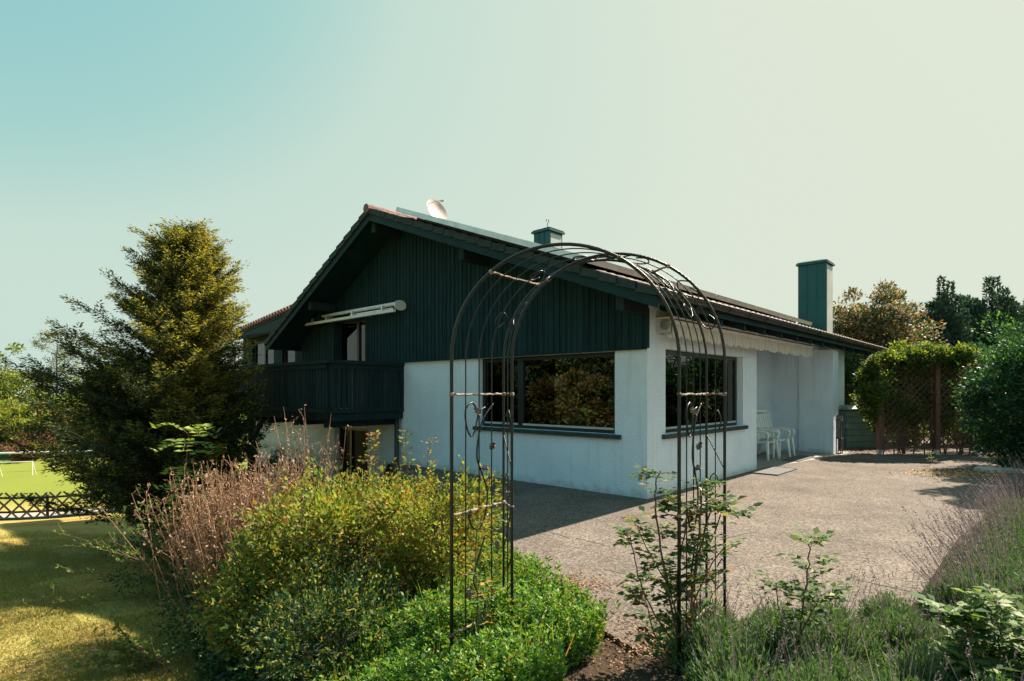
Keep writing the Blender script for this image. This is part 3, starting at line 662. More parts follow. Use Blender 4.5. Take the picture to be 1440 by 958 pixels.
# things on the window ledge inside
def ledge(t, s, z, kind, label, cat, col):
    th = empty(kind, hw(t, s, z), A_H, label, cat); m_ = mat(kind+'_glaze', col, None, .3)
    return th, m_
b = MB(); b.box(.20, .34, .60, 3.5, .88, .915); b.build('inner_ledge', M_WHITE, house)
th, m_ = ledge(.27, 1.72, .915, 'glass_globe', 'teal glass globe on a stand behind the gable picture window', 'ornament', (.05, .35, .38))
b = MB(); b.lathe((0, 0, .02), [(.075*math.sin(a), .17-.075*math.cos(a)) for a in np.linspace(.05, 3.1, 12)], 20); b.build('globe', m_, th, smooth=True)
b = MB(); b.lathe((0, 0, 0), [(.05, 0), (.05, .01), (.012, .03), (.012, .12)], 14); b.build('stand', M_IRON, th)
for s_, col, lb, hh in ((2.30, (.35, .10, .03), 'pair of terracotta pots behind the gable window beside the mullion', .13), (1.05, (.4, .12, .04), 'round orange lantern behind the gable window, right of the globe', .18), (.72, (.05, .2, .22), 'small dark bowl behind the gable window near the house corner', .06)):
    th, m_ = ledge(.27, s_, .915, 'flower_pot' if hh == .13 else 'lantern' if hh > .15 else 'bowl', lb, 'ornament', col)
    if hh == .13:
        for dy in (-.08, .08):
            b = MB(); b.lathe((0, dy, 0), [(.045, 0), (.06, hh-.02), (.068, hh-.02), (.068, hh)], 16); b.build('pot', m_, th, smooth=True)
    else:
        b = MB(); b.lathe((0, 0, 0), [(.04, 0), (.075, hh*.35), (.075, hh*.6), (.04, hh*.95), (.03, hh)], 16); b.build('body', m_, th, smooth=True)
        b = MB(); b.tube([(0, .03, hh), (0, .02, hh+.04), (0, -.02, hh+.04), (0, -.03, hh)], .004, 5); b.build('handle', M_IRON, th)

# stacking plastic chairs facing out of the recess
def garden_chair():
    th = empty('garden_chair', (0, 0, 0), 0, 'x', 'chair', 'white plastic chairs in the recess')
    b = MB()                                                # local: +y is backwards
    n = 8; vs = []
    for i in range(n+1):
        y = -.24+.46*i/n; dip = -.02*math.sin(math.pi*i/n)-.03*(i/n)
        for j in range(7):
            x = -.23+.46*j/6; vs.append((x, y, .425+dip-.012*math.cos(math.pi*(j-3)/6)))
    b.add(vs, [(i*7+j, i*7+j+1, (i+1)*7+j+1, (i+1)*7+j) for i in range(n) for j in range(6)])
    o = b.build('seat', M_PLAST, th, smooth=True); md = o.modifiers.new('t', 'SOLIDIFY'); md.thickness = .022
    b = MB()                                                # high back made of slats in a rim
    def bp(u, v): return Vector((u*(.21+.02*v), .20+.20*v+.03*(u*u), .40+.66*v))
    for k in range(5):
        u0 = -.86+k*.36; u1 = u0+.28
        q = [bp(u0, .10), bp(u1, .10), bp(u1, .93), bp(u0, .93)]; b.prism(q, (0, 0, 0), (0, .014, 0))
    for (p, q_) in (((-1, 0), (-1, 1)), ((1, 0), (1, 1))):
        b.bar(bp(*p), bp(*q_), .045, .022, (0, 1, 0))
    b.tube([bp(u, 1+.05*(1-u*u)) for u in np.linspace(-1, 1, 9)], .028, 8); b.tube([bp(u, .06) for u in np.linspace(-1, 1, 5)], .02, 6)
    b.build('backrest', M_PLAST, th)
    for sx in (-1, 1):
        b = MB(); x = sx*.27
        b.tube([(sx*.24, .27, .68), (x, .12, .665), (x, -.12, .655), (x, -.27, .63), (sx*.265, -.30, .58)], [.022, .03, .032, .03, .022], 8)
        b.tube([(sx*.265, -.30, .60), (sx*.25, -.26, .42)], .018, 6); b.tube([(x, -.10, .65), (sx*.24, -.05, .42)], .014, 6)
        b.build('armrest', M_PLAST, th, smooth=True)
    for sx in (-1, 1):
        for (y0, y1) in ((-.25, -.30), (.22, .30)):
            b = MB(); p, q_ = Vector((sx*.225, y0, .44)), Vector((sx*.27, y1, 0))
            b.hexa([q_+Vector((-.018, -.018, 0)), q_+Vector((.018, -.018, 0)), q_+Vector((.018, .018, 0)), q_+Vector((-.018, .018, 0)),
                    p+Vector((-.036, -.03, 0)), p+Vector((.036, -.03, 0)), p+Vector((.036, .03, 0)), p+Vector((-.036, .03, 0))])
            b.build('leg', M_PLAST, th, bevel=.006)
    return th
c1 = garden_chair()
c1.location = hw(7.02, .58, .005); c1.rotation_euler.z = A_H-R(24)
c1['label'] = 'white plastic garden chair with armrests at the front of the recess'
c2 = copy_tree(c1); c2.location = hw(7.42, .60, .005); c2.rotation_euler.z = A_H-R(20); c2['label'] = 'white plastic garden chair half hidden behind the other, nearer the pillar'
c3 = copy_tree(c1); c3.location = hw(6.35, .60, .005); c3.rotation_euler.z = A_H-R(6); c3['label'] = 'white plastic garden chair mostly hidden behind the wall edge'

# slim pointed lantern post leaning on the pillar
th = house_thing('garden_lantern', 'narrow rusty house-shaped lantern stand against the white pillar foot', 'lantern', 8.84, -.47, 0)
b = MB()
for x in (-.085, .085):
    for y in (-.05, .05): b.box(x-.01, x+.01, y-.01, y+.01, 0, .83)
b.box(-.1, .1, -.065, .065, 0, .03); b.box(-.1, .1, -.065, .065, .38, .40)
b.build('frame', mat('rusty_brown_iron', (.14, .08, .05), (.06, .04, .03), .8, 30, .3), th)
b = MB(); b.prism([(-.11, -.07, .83), (.11, -.07, .83), (0, -.07, .98)], (0, 0, 0), (0, .14, 0)); b.build('pitched_top', M_RUST, th)
b = MB(); b.box(-.072, .072, -.045, .045, .405, .825); b.build('mosaic_panel', mat('mosaic', (.30, .32, .34), (.04, .05, .06), .4, 45, detail=1), th)
# composter
cp = Vector((9.75, 16.4, -.01))
th = empty('compost_bin', cp, A_H-R(45), 'grey green slatted compost bin with pale lid beside the house wall', 'compost bin')
b = MB(); W2 = .50
for k in range(6):
    z0 = .05+k*.17
    for x0, x1, y0, y1 in ((-W2, W2, -W2, -W2+.03), (-W2, W2, W2-.03, W2), (-W2, -W2+.03, -W2+.03, W2-.03), (W2-.03, W2, -W2+.03, W2-.03)): b.box(x0, x1, y0, y1, z0, z0+.155)
b.box(-W2+.04, W2-.04, -W2+.04, W2-.04, 0, 1.0)
b.build('slatted_body', M_BOX, th, bevel=.006)
b = MB(); b.box(-W2-.04, W2+.04, -W2-.04, W2+.04, 1.08, 1.12); b.hexa([(-W2, -W2, 1.12), (W2, -W2, 1.12), (W2, W2, 1.12), (-W2, W2, 1.12), (-W2+.15, -W2+.15, 1.2), (W2-.15, -W2+.15, 1.2), (W2-.15, W2-.15, 1.2), (-W2+.15, W2-.15, 1.2)]); b.build('lid', M_LID, th, bevel=.01)
# leaning board behind
b = MB(); b.obox((9.9, 17.3, 1.25), (.10, .02, -.01), (0, .015, 0), (-.12, .05, 1.25)); tag(b.build('leaning_board', M_CHIML, None, bevel=.004), 'pale plank leaning upright behind the compost bin', 'plank')

# ------------------------------------------------------------ wrought iron rose arch
arch = empty('rose_arch', (.5, 3.5, -.05), 0, 'black wrought iron rose arch with scrollwork standing over the garden path', 'garden arch')
OFF = Vector((.5, 3.5, -.05)); AR = .6535; ZS = 1.79
CA, CM, CB = Vector((.3065, 3.30, 0)), Vector((.599, 3.70, 0)), Vector((.653, 3.53, 0))
def hoop(c, r=AR, zb=-.08, n=40):
    pts = [(c.x-r, c.y, zb), (c.x-r, c.y, .9)]+[(c.x-r*math.cos(a), c.y, ZS+r*math.sin(a)) for a in np.linspace(0, math.pi, n)]+[(c.x+r, c.y, .9), (c.x+r, c.y, zb)]
    return [Vector(p)-OFF for p in pts]
for c, rr in ((CA, .0105), (CM, .0080), (CB, .0092)):
    b = MB(); b.tube(hoop(c, zb=-.08 if c is not CA else -.25), rr, 8); b.build('hoop', M_IRON, arch, smooth=True)
for f in (.25, .5, .75):                                        # thin rods
    c = CA.lerp(CM, f); b = MB(); b.tube([p for p in hoop(c)][1 if f == .5 else 0: -1 if f == .5 else None], .0042, 6); b.build('rod', M_IRON, arch, smooth=True)
c = CM.lerp(CB, .5); b = MB(); b.tube(hoop(c), .004, 6); b.build('rod', M_IRON, arch, smooth=True)
def crossbar(sx, z, ang=None):
    pts = []
    for c in (CA, CM, CB):
        if ang is None: p = Vector((c.x+sx*AR, c.y, z))
        else: p = Vector((c.x+AR*math.cos(R(ang)), c.y, ZS+AR*math.sin(R(ang))))
        pts.append(p-OFF)
    b = MB(); seg = []
    for a, q in zip(pts, pts[1:]):
        n = 14 if (q-a).length > .3 else 6
        P = [a.lerp(q, i/n)+Vector((random.uniform(-.002, .002), 0, random.uniform(-.003, .003))) for i in range(n+1)]
        b.tube(P, [.0062+random.uniform(-.0012, .002) for _ in P], 7)
    for p in pts: b.lathe(p, [(.004, -.014), (.013, -.008), (.014, .008), (.004, .014)], 8)
    b.build('crossbar', M_RUST, arch)
for sx in (-1, 1):
    for z in (1.58, .885, .2): crossbar(sx, z)
crossbar(0, 0, 131); crossbar(0, 0, 62)
# scrollwork
def pl(sx, u, z, third=False):                                  # point in the A-M face (u 0..1) or M-B face
    a, q = (CM, CB) if third else (CA, CM)
    c = a.lerp(q, u); return Vector((c.x+sx*AR, c.y, z))-OFF
def pa(u, ang, third=False):
    a, q = (CM, CB) if third else (CA, CM)
    c = a.lerp(q, u); return Vector((c.x+AR*math.cos(R(ang)), c.y, ZS+AR*math.sin(R(ang))))-OFF
def spline(P, n=8):
    out = []; P = [P[0]]+list(P)+[P[-1]]
    for i in range(1, len(P)-2):
        for k in range(n):
            t = k/n; a, b_, c, d = (np.array(P[i+j]) for j in (-1, 0, 1, 2))
            out.append(.5*((2*b_)+(-a+c)*t+(2*a-5*b_+4*c-d)*t*t+(-a+3*b_-3*c+d)*t**3))
    out.append(np.array(P[-2])); return out
def scroll(fn, P, r=.0055):
    b = MB(); b.tube([fn(u, z) for u, z in spline(P)], r, 6); return b.build('scroll', M_IRON, arch, smooth=True)
M_PLEAF = mat('rusted_pressed_leaf', (.22, .19, .18), (.09, .05, .04), .55, 30, .4, 60, metal=.3)
def iron_leaf(p, d, L=.058, wd=.042):
    b = MB(); d = Vector(d).normalized(); s_ = d.cross(Vector((.3, 1, .2))).normalized(); nn = s_.cross(d)
    pts = [(0, 0), (.12, .32), (.3, .26), (.42, .55), (.6, .36), (.75, .42), (1, 0)]
    vs = [p+d*L*x for x, _ in pts]+[p+d*L*x+s_*wd*y+nn*.012 for x, y in pts]+[p+d*L*x-s_*wd*y+nn*.012 for x, y in pts]; k = len(pts)
    b.add(vs, [(i, i+1, k+i+1, k+i) for i in range(k-1)]+[(i+1, i, 2*k+i, 2*k+i+1) for i in range(k-1)])
    o = b.build('iron_leaf', M_PLEAF, arch); md = o.modifiers.new('t', 'SOLIDIFY'); md.thickness = .003
for sx in (-1, 1):
    S1 = [(.62, 1.50), (.50, 1.47), (.42, 1.36), (.34, 1.33), (.26, 1.40), (.25, 1.49), (.36, 1.53), (.44, 1.50)]
    S2 = [(.78, 1.52), (.60, 1.44), (.50, 1.34), (.46, 1.20), (.55, 1.10), (.66, .98), (.62, .84), (.50, .76), (.36, .79), (.30, .86)]
    S3 = [(.62, .70), (.50, .60), (.40, .46), (.50, .36), (.62, .30), (.55, .2)]
    fn = lambda u, z, sx=sx: pl(sx, u, z)
    scroll(fn, S1); scroll(fn, S2); scroll(fn, S3)
    for (u, z, d) in ((.40, 1.50, (.4, 0, -.5)), (.52, 1.13, (.9, .2, -.1)), (.80, 1.28, (-.4, 0, -.8)), (.30, .84, (.2, 0, .9)), (.84, .60, (.1, 0, .9)), (.28, .42, (.2, 0, -1))):
        iron_leaf(fn(u, z), d)
    g = lambda u, z, sx=sx: pl(sx, u, z, True)
    scroll(g, [(.3, 1.44), (.6, 1.48), (.8, 1.42), (.7, 1.36)], .004); scroll(g, [(0, 1.32), (.5, 1.22), (.98, 1.12)], .004)
    scroll(g, [(.75, 1.0), (.5, 1.08), (.2, 1.04), (.3, .97), (.65, .94), (.98, .98)], .004); scroll(g, [(.98, .92), (.5, .72), (.05, .60)], .004)
    scroll(g, [(.6, .5), (.9, .56), (.98, .44), (.3, .3), (.02, .1)], .004)
for a0 in (150, 118, 92, 74, 40, 22):
    scroll(lambda u, z: pa(u, z, True), [(.95, a0+8), (.5, a0+10), (.12, a0+5), (.2, a0-2), (.6, a0-4), (.9, a0), (.7, a0+4)], .0045)
    scroll(lambda u, z: pa(u, z), [(.98, a0+10), (.85, a0+4), (.72, a0+3), (.68, a0+8), (.78, a0+11), (.86, a0+8)], .0045)
b = MB(); b.tube([pl(-1, .95, 2.22)+Vector((.20, -.1, 0)), pl(-1, .95, 2.22)+Vector((.24, -.12, -.06))], .007, 6)

# ------------------------------------------------------------ fence at the foot of the lawn
F0, F1 = Vector((-17.5, 14.2)), Vector((-9.2, 22.6))
fen = empty('lattice_fence', (0, 0, 0), 0, 'dark low criss-cross timber fence at the foot of the lawn', 'fence')
fd = (F1-F0).normalized(); FL = (F1-F0).length
def fp(s, h): 
    x, y = F0+fd*s; return Vector((x, y, float(gz(x, y))+h+.02))
n = int(FL/.34); fn_ = Vector((fd.y, -fd.x, 0))
for i in range(min(n, 40)):
    s = i*.34
    for sg, off in ((1, .018), (-1, -.018)):
        b = MB(); a = s if sg > 0 else s+.62; c = s+.62 if sg > 0 else s
        b.bar(fp(a, .05)+fn_*off, fp(c, .80)+fn_*off, .052, .026, fn_)
        b.build('slat', M_FENCE, fen)
for h in (.22, .64):
    b = MB()
    for k in range(12): b.bar(fp(FL*k/12, h)+fn_*-.05, fp(FL*(k+1)/12, h)+fn_*-.05, .06, .04, fn_)
    b.build('rail', M_FENCE, fen)
for k in range(6):
    b = MB(); p = fp(FL*k/5, 0)+fn_*-.11; b.tube([p-Vector((0, 0, .2)), p+Vector((0, 0, .72))], .04, 8); b.build('post', M_FENCE, fen)
b = MB()
for k in range(14): b.bar(fp(FL*k/14, -.03)-fn_*.25, fp(FL*(k+1)/14, -.03)-fn_*.25, .14, .16, fn_)
b.build('plinth', mat('blue_grey_plinth', (.15, .22, .24), (.1, .15, .17), .9, 5), fen)
# path beyond the fence
b = MB(); q0, q1 = F0-fd*6, F1+fd*12; k = 20; vs = []
for i in range(k+1):
    for o_ in (.45, 2.2):
        p = q0.lerp(q1, i/k); x, y = p.x-fn_.x*o_, p.y-fn_.y*o_; vs.append((x, y, float(gz(x, y))+.02+.03))
b.add(vs, [(2*i, 2*i+2, 2*i+3, 2*i+1) for i in range(k)]); tag(b.build('path', mat('pinkish_gravel_path', (.42, .33, .27), (.3, .22, .18), .95, 20, .5, 80)), kind='structure')
# white rail and green barrier across the sports field
def far_h(x, y): return float(gz(x, y))
th = empty('handrail', (-30, 31, -2.75), 0, 'white horizontal rail on posts along the far side of the sports field', 'railing')
b = MB(); b.tube([(-3, -2.0, 1.05), (13.5, 2.2, 1.05)], .05, 8); b.build('top_rail', M_WHITE, th)
for i in range(5):
    b = MB(); b.tube([(-2+i*3.6, -1.75+i*.92, 0), (-2+i*3.6, -1.75+i*.92, 1.05)], .04, 8); b.build('post', M_WHITE, th)
th = empty('barrier', (-36, 37, -2.75), 0, 'long green boarded barrier with dark top edge behind the sports field', 'barrier')
b = MB(); b.box(-4, 16, 0, .08, .05, .95); b.build('panel', mat('green_boarding', (.03, .16, .13), (.02, .11, .10), .6, 2), th)
b = MB(); b.box(-4, 16, -.02, .10, .951, 1.12); b.build('cap_rail', M_FENCE, th)
for i in range(6):
    b = MB(); b.box(-3.9+i*3.8, -3.75+i*3.8, -.1, -.001, 0, 1.0); b.build('post', M_FENCE, th)
th = empty('goal', (-25.5, 28.5, -2.75), R(20), 'small thin grey goal frame on the sunny field', 'goal')
b = MB(); b.tube([(0, 0, 0), (0, 0, .8), (1.4, 0, .8), (1.4, 0, 0)], .025, 6); b.build('front_frame', M_WHITE, th)
b = MB(); b.tube([(0, 0, .8), (0, .5, 0), (1.4, .5, 0), (1.4, 0, .8)], .015, 6); b.build('rear_frame', M_WHITE, th)

# ------------------------------------------------------------ trellis with climber
TP = [Vector((9.30, 14.55)), Vector((10.72, 14.5)), Vector((11.75, 14.5))]
tre = empty('trellis', (TP[0].x, TP[0].y, 0), 0, 'red-brown lattice trellis of two panels with square posts', 'trellis')
T0 = Vector((TP[0].x, TP[0].y, 0))
TH_ = 2.35
for p in TP:
    b = MB(); q = Vector((p.x, p.y, 0))-T0; b.box(q.x-.05, q.x+.05, q.y-.05, q.y+.05, .12, TH_+.1); po = b.build('post', M_WOODP, tre, bevel=.004)
    b = MB(); b.box(q.x-.04, q.x+.04, q.y-.04, q.y+.04, -.05, .119); b.build('post_anchor', M_ALU, po)
for p, q in zip(TP, TP[1:]):
    b = MB(); x0, x1 = p.x-T0.x+.07, q.x-T0.x-.07; y = 0
    b.box(x0, x1, -.02, .02, .15, .20); b.box(x0, x1, -.02, .02, TH_-.05, TH_); b.box(x0, x0+.05, -.02, .02, .201, TH_-.051); b.box(x1-.05, x1, -.02, .02, .201, TH_-.051)
    fr_ = b.build('panel_frame', M_WOODP, tre)
    b = MB(); xa, xb, za, zb = x0+.051, x1-.051, .205, TH_-.055
    for sg, yy in ((1, -.008), (-1, .008)):
        c = xa-(zb-za) if sg > 0 else xa
        while c < (xb if sg > 0 else xb+(zb-za)):
            # line x = c + sg*(z-za)
            zs = [za, zb] ; 
            z_lo, z_hi = za, zb
            if sg > 0: z_lo = max(za, za+(xa-c)); z_hi = min(zb, za+(xb-c))
            else: z_lo = max(za, za+(c-xb)); z_hi = min(zb, za+(c-xa))
            if z_hi-z_lo > .03: b.bar((c+sg*(z_lo-za), yy, z_lo), (c+sg*(z_hi-za), yy, z_hi), .016, .026, (0, 1, 0))
            c += .17
    b.build('lattice', M_WOODP, fr_)

# ------------------------------------------------------------ vegetation generators
def branches(mb, base, h, r, nb, spread, up=.5, seed=0, sub=2, wob=.08, zfrac=.25, lean=(0, 0)):
    """trunk with limbs; returns limb tip points"""
    rr = random.Random(seed); base = Vector(base); tips = []
    n = 8; tr = [base+Vector((lean[0]*i/n+rr.uniform(-wob, wob)*h*.1, lean[1]*i/n+rr.uniform(-wob, wob)*h*.1, h*i/n)) for i in range(n+1)]
    tr[0] = base; mb.tube(tr, [r*(1-.8*i/n) for i in range(n+1)], 8)
    for k in range(nb):
        f = zfrac+(1-zfrac)*(k+.5)/nb; p = tr[int(f*n)].lerp(tr[min(n, int(f*n)+1)], f*n-int(f*n))
        a = rr.uniform(0, 6.28); L = spread*(1-.5*f)*rr.uniform(.7, 1.1)
        d = Vector((math.cos(a), math.sin(a), up*rr.uniform(.6, 1.4))).normalized(); q = p; pts = [p]; rad = r*(1-.8*f)*.55
        for i in range(5):
            d = (d+Vector((rr.uniform(-.2, .2), rr.uniform(-.2, .2), rr.uniform(-.05, .2)))).normalized(); q = q+d*L/5; pts.append(q.copy())
            if sub and i > 1:
                for _ in range(sub):
                    e = (d+Vector((rr.uniform(-.9, .9), rr.uniform(-.9, .9), rr.uniform(-.3, .6)))).normalized(); m = q+e*L*.16; t_ = m+e*L*.16+Vector((0, 0, rr.uniform(-.02, .06)*L))
                    mb.tube([q, m, t_], [rad*.35, rad*.22, rad*.1], 4, False); tips += [m, t_]
        mb.tube(pts, [rad*(1-.17*i) for i in range(6)], 5, False); tips += pts[2:]
    return tips
def crown_pts(c, rad, n, clumps, crad, r, shell=.6, flat=.8):
    """points gathered in clumps inside an uneven ellipsoid; returns points and outward dirs"""
    c = np.array(c); rad = np.array(rad)
    d = sph(clumps); rr = (shell+(1-shell)*r.random(clumps))[:, None]*(1+.16*r.normal(size=(clumps, 1)))
    cc = c+d*rad*rr
    idx = r.integers(0, clumps, n); size = (.6+.8*r.random(clumps))*crad
    o = r.normal(size=(n, 3)); o = unit(o)*(r.random((n, 1))**.45); o[:, 2] *= flat
    P = cc[idx]+o*size[idx][:, None]
    Dr = unit((P-c)/rad*.6+o*.9+r.normal(size=(n, 3))*.45)
    return P, Dr
def shrub(name, loc, rad, n, leaf, mats, label, cat, group=None, clumps=60, crad=.22, seed=1, stem_mat=None, aspect=.5, shell=.45, top=None, cut=True, nst=14, fold=.2, flat=.8, fr=None):
    r = np.random.default_rng(seed); x, y, z0 = loc
    root = empty(name, (x, y, z0), 0, label, cat, group)
    P, D = crown_pts((0, 0, rad[2]*.98), rad, n, clumps, crad, r, shell, flat)
    nt_ = int(n/120); dd = sph(nt_); dd[:, 2] = np.abs(dd[:, 2])*.9; dd = unit(dd); st_ = np.array((0, 0, rad[2]*.98))+dd*np.array(rad)*(.75+.35*r.random((nt_, 1)))
    gd_ = unit(dd*.7+np.array((0, 0, .75))+r.normal(size=(nt_, 3))*.35); ln_ = (.10+.36*r.random((nt_, 1))**1.5)*(rad[2]/.7)**.5; TR = []; TD = []
    for q_ in np.linspace(0, 1, 13): TR.append(st_+gd_*ln_*q_+r.normal(size=(nt_, 3))*.010); TD.append(gd_*.5+r.normal(size=(nt_, 3))*.7)
    P = np.concatenate([P]+TR); D = np.concatenate([D]+TD)
    k = P[:, 2] > .03; P, D = P[k], D[k]; D[:, 2] += .15
    L = leaf*(.40+1.0*r.random(len(P))**1.3)
    V, Q = leafgeo(P, D, L, L*aspect, fold)
    mi = None
    if isinstance(mats, list) and len(mats) > 1:
        pr = np.array(fr); mi = r.choice(len(mats), size=len(P), p=pr/pr.sum())
    np_mesh('foliage', V, Q, mats, root, mi)
    b = MB(); rn = random.Random(seed)
    for i in range(nst):
        a = rn.uniform(0, 6.28); q = rn.uniform(.2, .9); e = Vector((math.cos(a)*rad[0]*q, math.sin(a)*rad[1]*q, rad[2]*rn.uniform(1.1, 1.8)))
        s_ = Vector((e.x*.15, e.y*.15, -.1)); m = s_.lerp(e, .5)+Vector((rn.uniform(-.1, .1), rn.uniform(-.1, .1), .1))*rad[2]
        b.tube([s_, m, e], [.012+.01*rad[2], .010+.006*rad[2], .004], 5, False)
        for _ in range(3):
            t = rn.uniform(.4, .95); p = s_.lerp(e, t); b.tube([p, p+Vector((rn.uniform(-.3, .3)*rad[0], rn.uniform(-.3, .3)*rad[1], rn.uniform(.0, .3)*rad[2]))], [.007, .003], 4, False)
    b.build('stems', stem_mat or M_BARK, root)
    return root
def tree(name, loc, h, rad, cz, n, leaf, mats, label, cat='tree', group=None, clumps=90, crad=.5, seed=1, r0=.12, nb=16, aspect=.55, shell=.5, flat=.8, lean=(0, 0), fr=None, hang=0):
    r = np.random.default_rng(seed); x, y, z0 = loc
    root = empty(name, (x, y, z0), 0, label, cat, group)
    b = MB(); branches(b, (0, 0, -.1), h*.92, r0, nb, rad[0]*1.05, .7, seed, 2, lean=lean); b.build('trunk', M_BARK, root)
    P, D = crown_pts((lean[0]*.6, lean[1]*.6, cz), rad, n, clumps, crad, r, shell, flat)
    k = P[:, 2] > .05; P, D = P[k], D[k]
    if hang: D[:, 2] -= hang
    L = leaf*(.6+.8*r.random(len(P))); V, Q = leafgeo(P, D, L, L*aspect, .2)
    mi = None
    if isinstance(mats, list) and len(mats) > 1:
        pr = np.array(fr); mi = r.choice(len(mats), size=len(P), p=pr/pr.sum())
    np_mesh('crown', V, Q, mats, root, mi)
    return root
L_SPIREA = leafmat('yellow_green_leaves', [(.10, .15, .03), (.19, .235, .045), (.30, .32, .085), (.27, .15, .045), (.13, .18, .035), (.24, .27, .06), (.08, .12, .03)], .5, .45, (1.15, 1.25, .5), gloss=.14)
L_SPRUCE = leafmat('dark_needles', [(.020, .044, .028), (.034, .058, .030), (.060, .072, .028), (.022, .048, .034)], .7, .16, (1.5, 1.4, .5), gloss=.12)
L_GOLD = leafmat('golden_growth_and_sunlight', [(.26, .24, .05), (.38, .33, .065), (.18, .19, .04), (.46, .32, .055)], .6, .48, (1.2, 1.2, .45), gloss=.15)  # gold of the new tips, also used to paint sunlight on the conifer
L_GREEN = leafmat('fresh_green_leaves', [(.065, .16, .028), (.11, .24, .038), (.16, .30, .045), (.08, .19, .04)], .5, .35, (1.3, 1.35, .5), gloss=.14)
L_DEEP = leafmat('deep_green_leaves', [(.018, .055, .036), (.028, .078, .042), (.045, .100, .042), (.02, .06, .042)], .5, .28, (1.2, 1.4, .6), gloss=.14)
L_IVY = leafmat('climber_leaves', [(.07, .11, .025), (.13, .17, .03), (.22, .24, .045), (.04, .07, .025)], .55, .45, (1.3, 1.3, .5), gloss=.14)
L_CONI = leafmat('blue_green_conifer', [(.034, .078, .068), (.050, .095, .078), (.026, .056, .054)], .7, .16)
L_LIME = leafmat('lime_shoots', [(.18, .27, .04), (.26, .33, .06), (.14, .22, .04)], .5, .4, (1.4, 1.3, .5))
L_ROSE = leafmat('rose_leaves', [(.045, .095, .040), (.075, .14, .045), (.03, .07, .04), (.14, .20, .05)], .6, .32, (1.3, 1.5, .5), gloss=.10)
L_YEL = leafmat('yellowed_leaves', [(.42, .28, .04), (.35, .14, .03), (.38, .36, .06)], .45, .4, (1.2, 1.1, .6))
L_LIMEY = leafmat('pale_rose_leaves', [(.12, .20, .04), (.08, .145, .032), (.19, .235, .055)], .5, .4, (1.2, 1.3, .5), gloss=.14)
L_LAV = leafmat('lavender_leaves', [(.085, .15, .055), (.125, .20, .065), (.065, .12, .06), (.16, .24, .075)], .6, .25, (1.2, 1.3, .7))
L_LAVF = leafmat('dry_lavender_stalks', [(.20, .14, .16), (.25, .19, .18), (.14, .10, .115), (.30, .25, .25)], .8, .15, (1, 1, 1))
L_DRY = leafmat('tawny_dry_stalks', [(.28, .16, .10), (.38, .235, .155), (.21, .115, .07), (.46, .31, .21)], .85, .15, (1, 1, 1))
L_FLOW = leafmat('cream_blossom', [(.42, .32, .20), (.34, .24, .12), (.52, .44, .32)], .7, .3, (1, 1, .9))
L_OLIVE = leafmat('olive_foliage', [(.09, .12, .028), (.14, .16, .035), (.06, .09, .025)], .6, .3, (1.3, 1.2, .5))
L_OCHRE = leafmat('ochre_foliage', [(.19, .12, .03), (.15, .11, .03), (.22, .15, .04)], .6, .3, (1.2, 1, .5))
L_RED = leafmat('copper_foliage', [(.26, .11, .07), (.20, .08, .05), (.3, .16, .1)], .6, .3, (1.1, 1, .8))
L_GRASS = leafmat('grass_blades', [(.24, .25, .06), (.33, .30, .085), (.27, .17, .06), (.17, .22, .055), (.42, .35, .14), (.12, .16, .04)], .6, .4, (1.2, 1.1, .4))

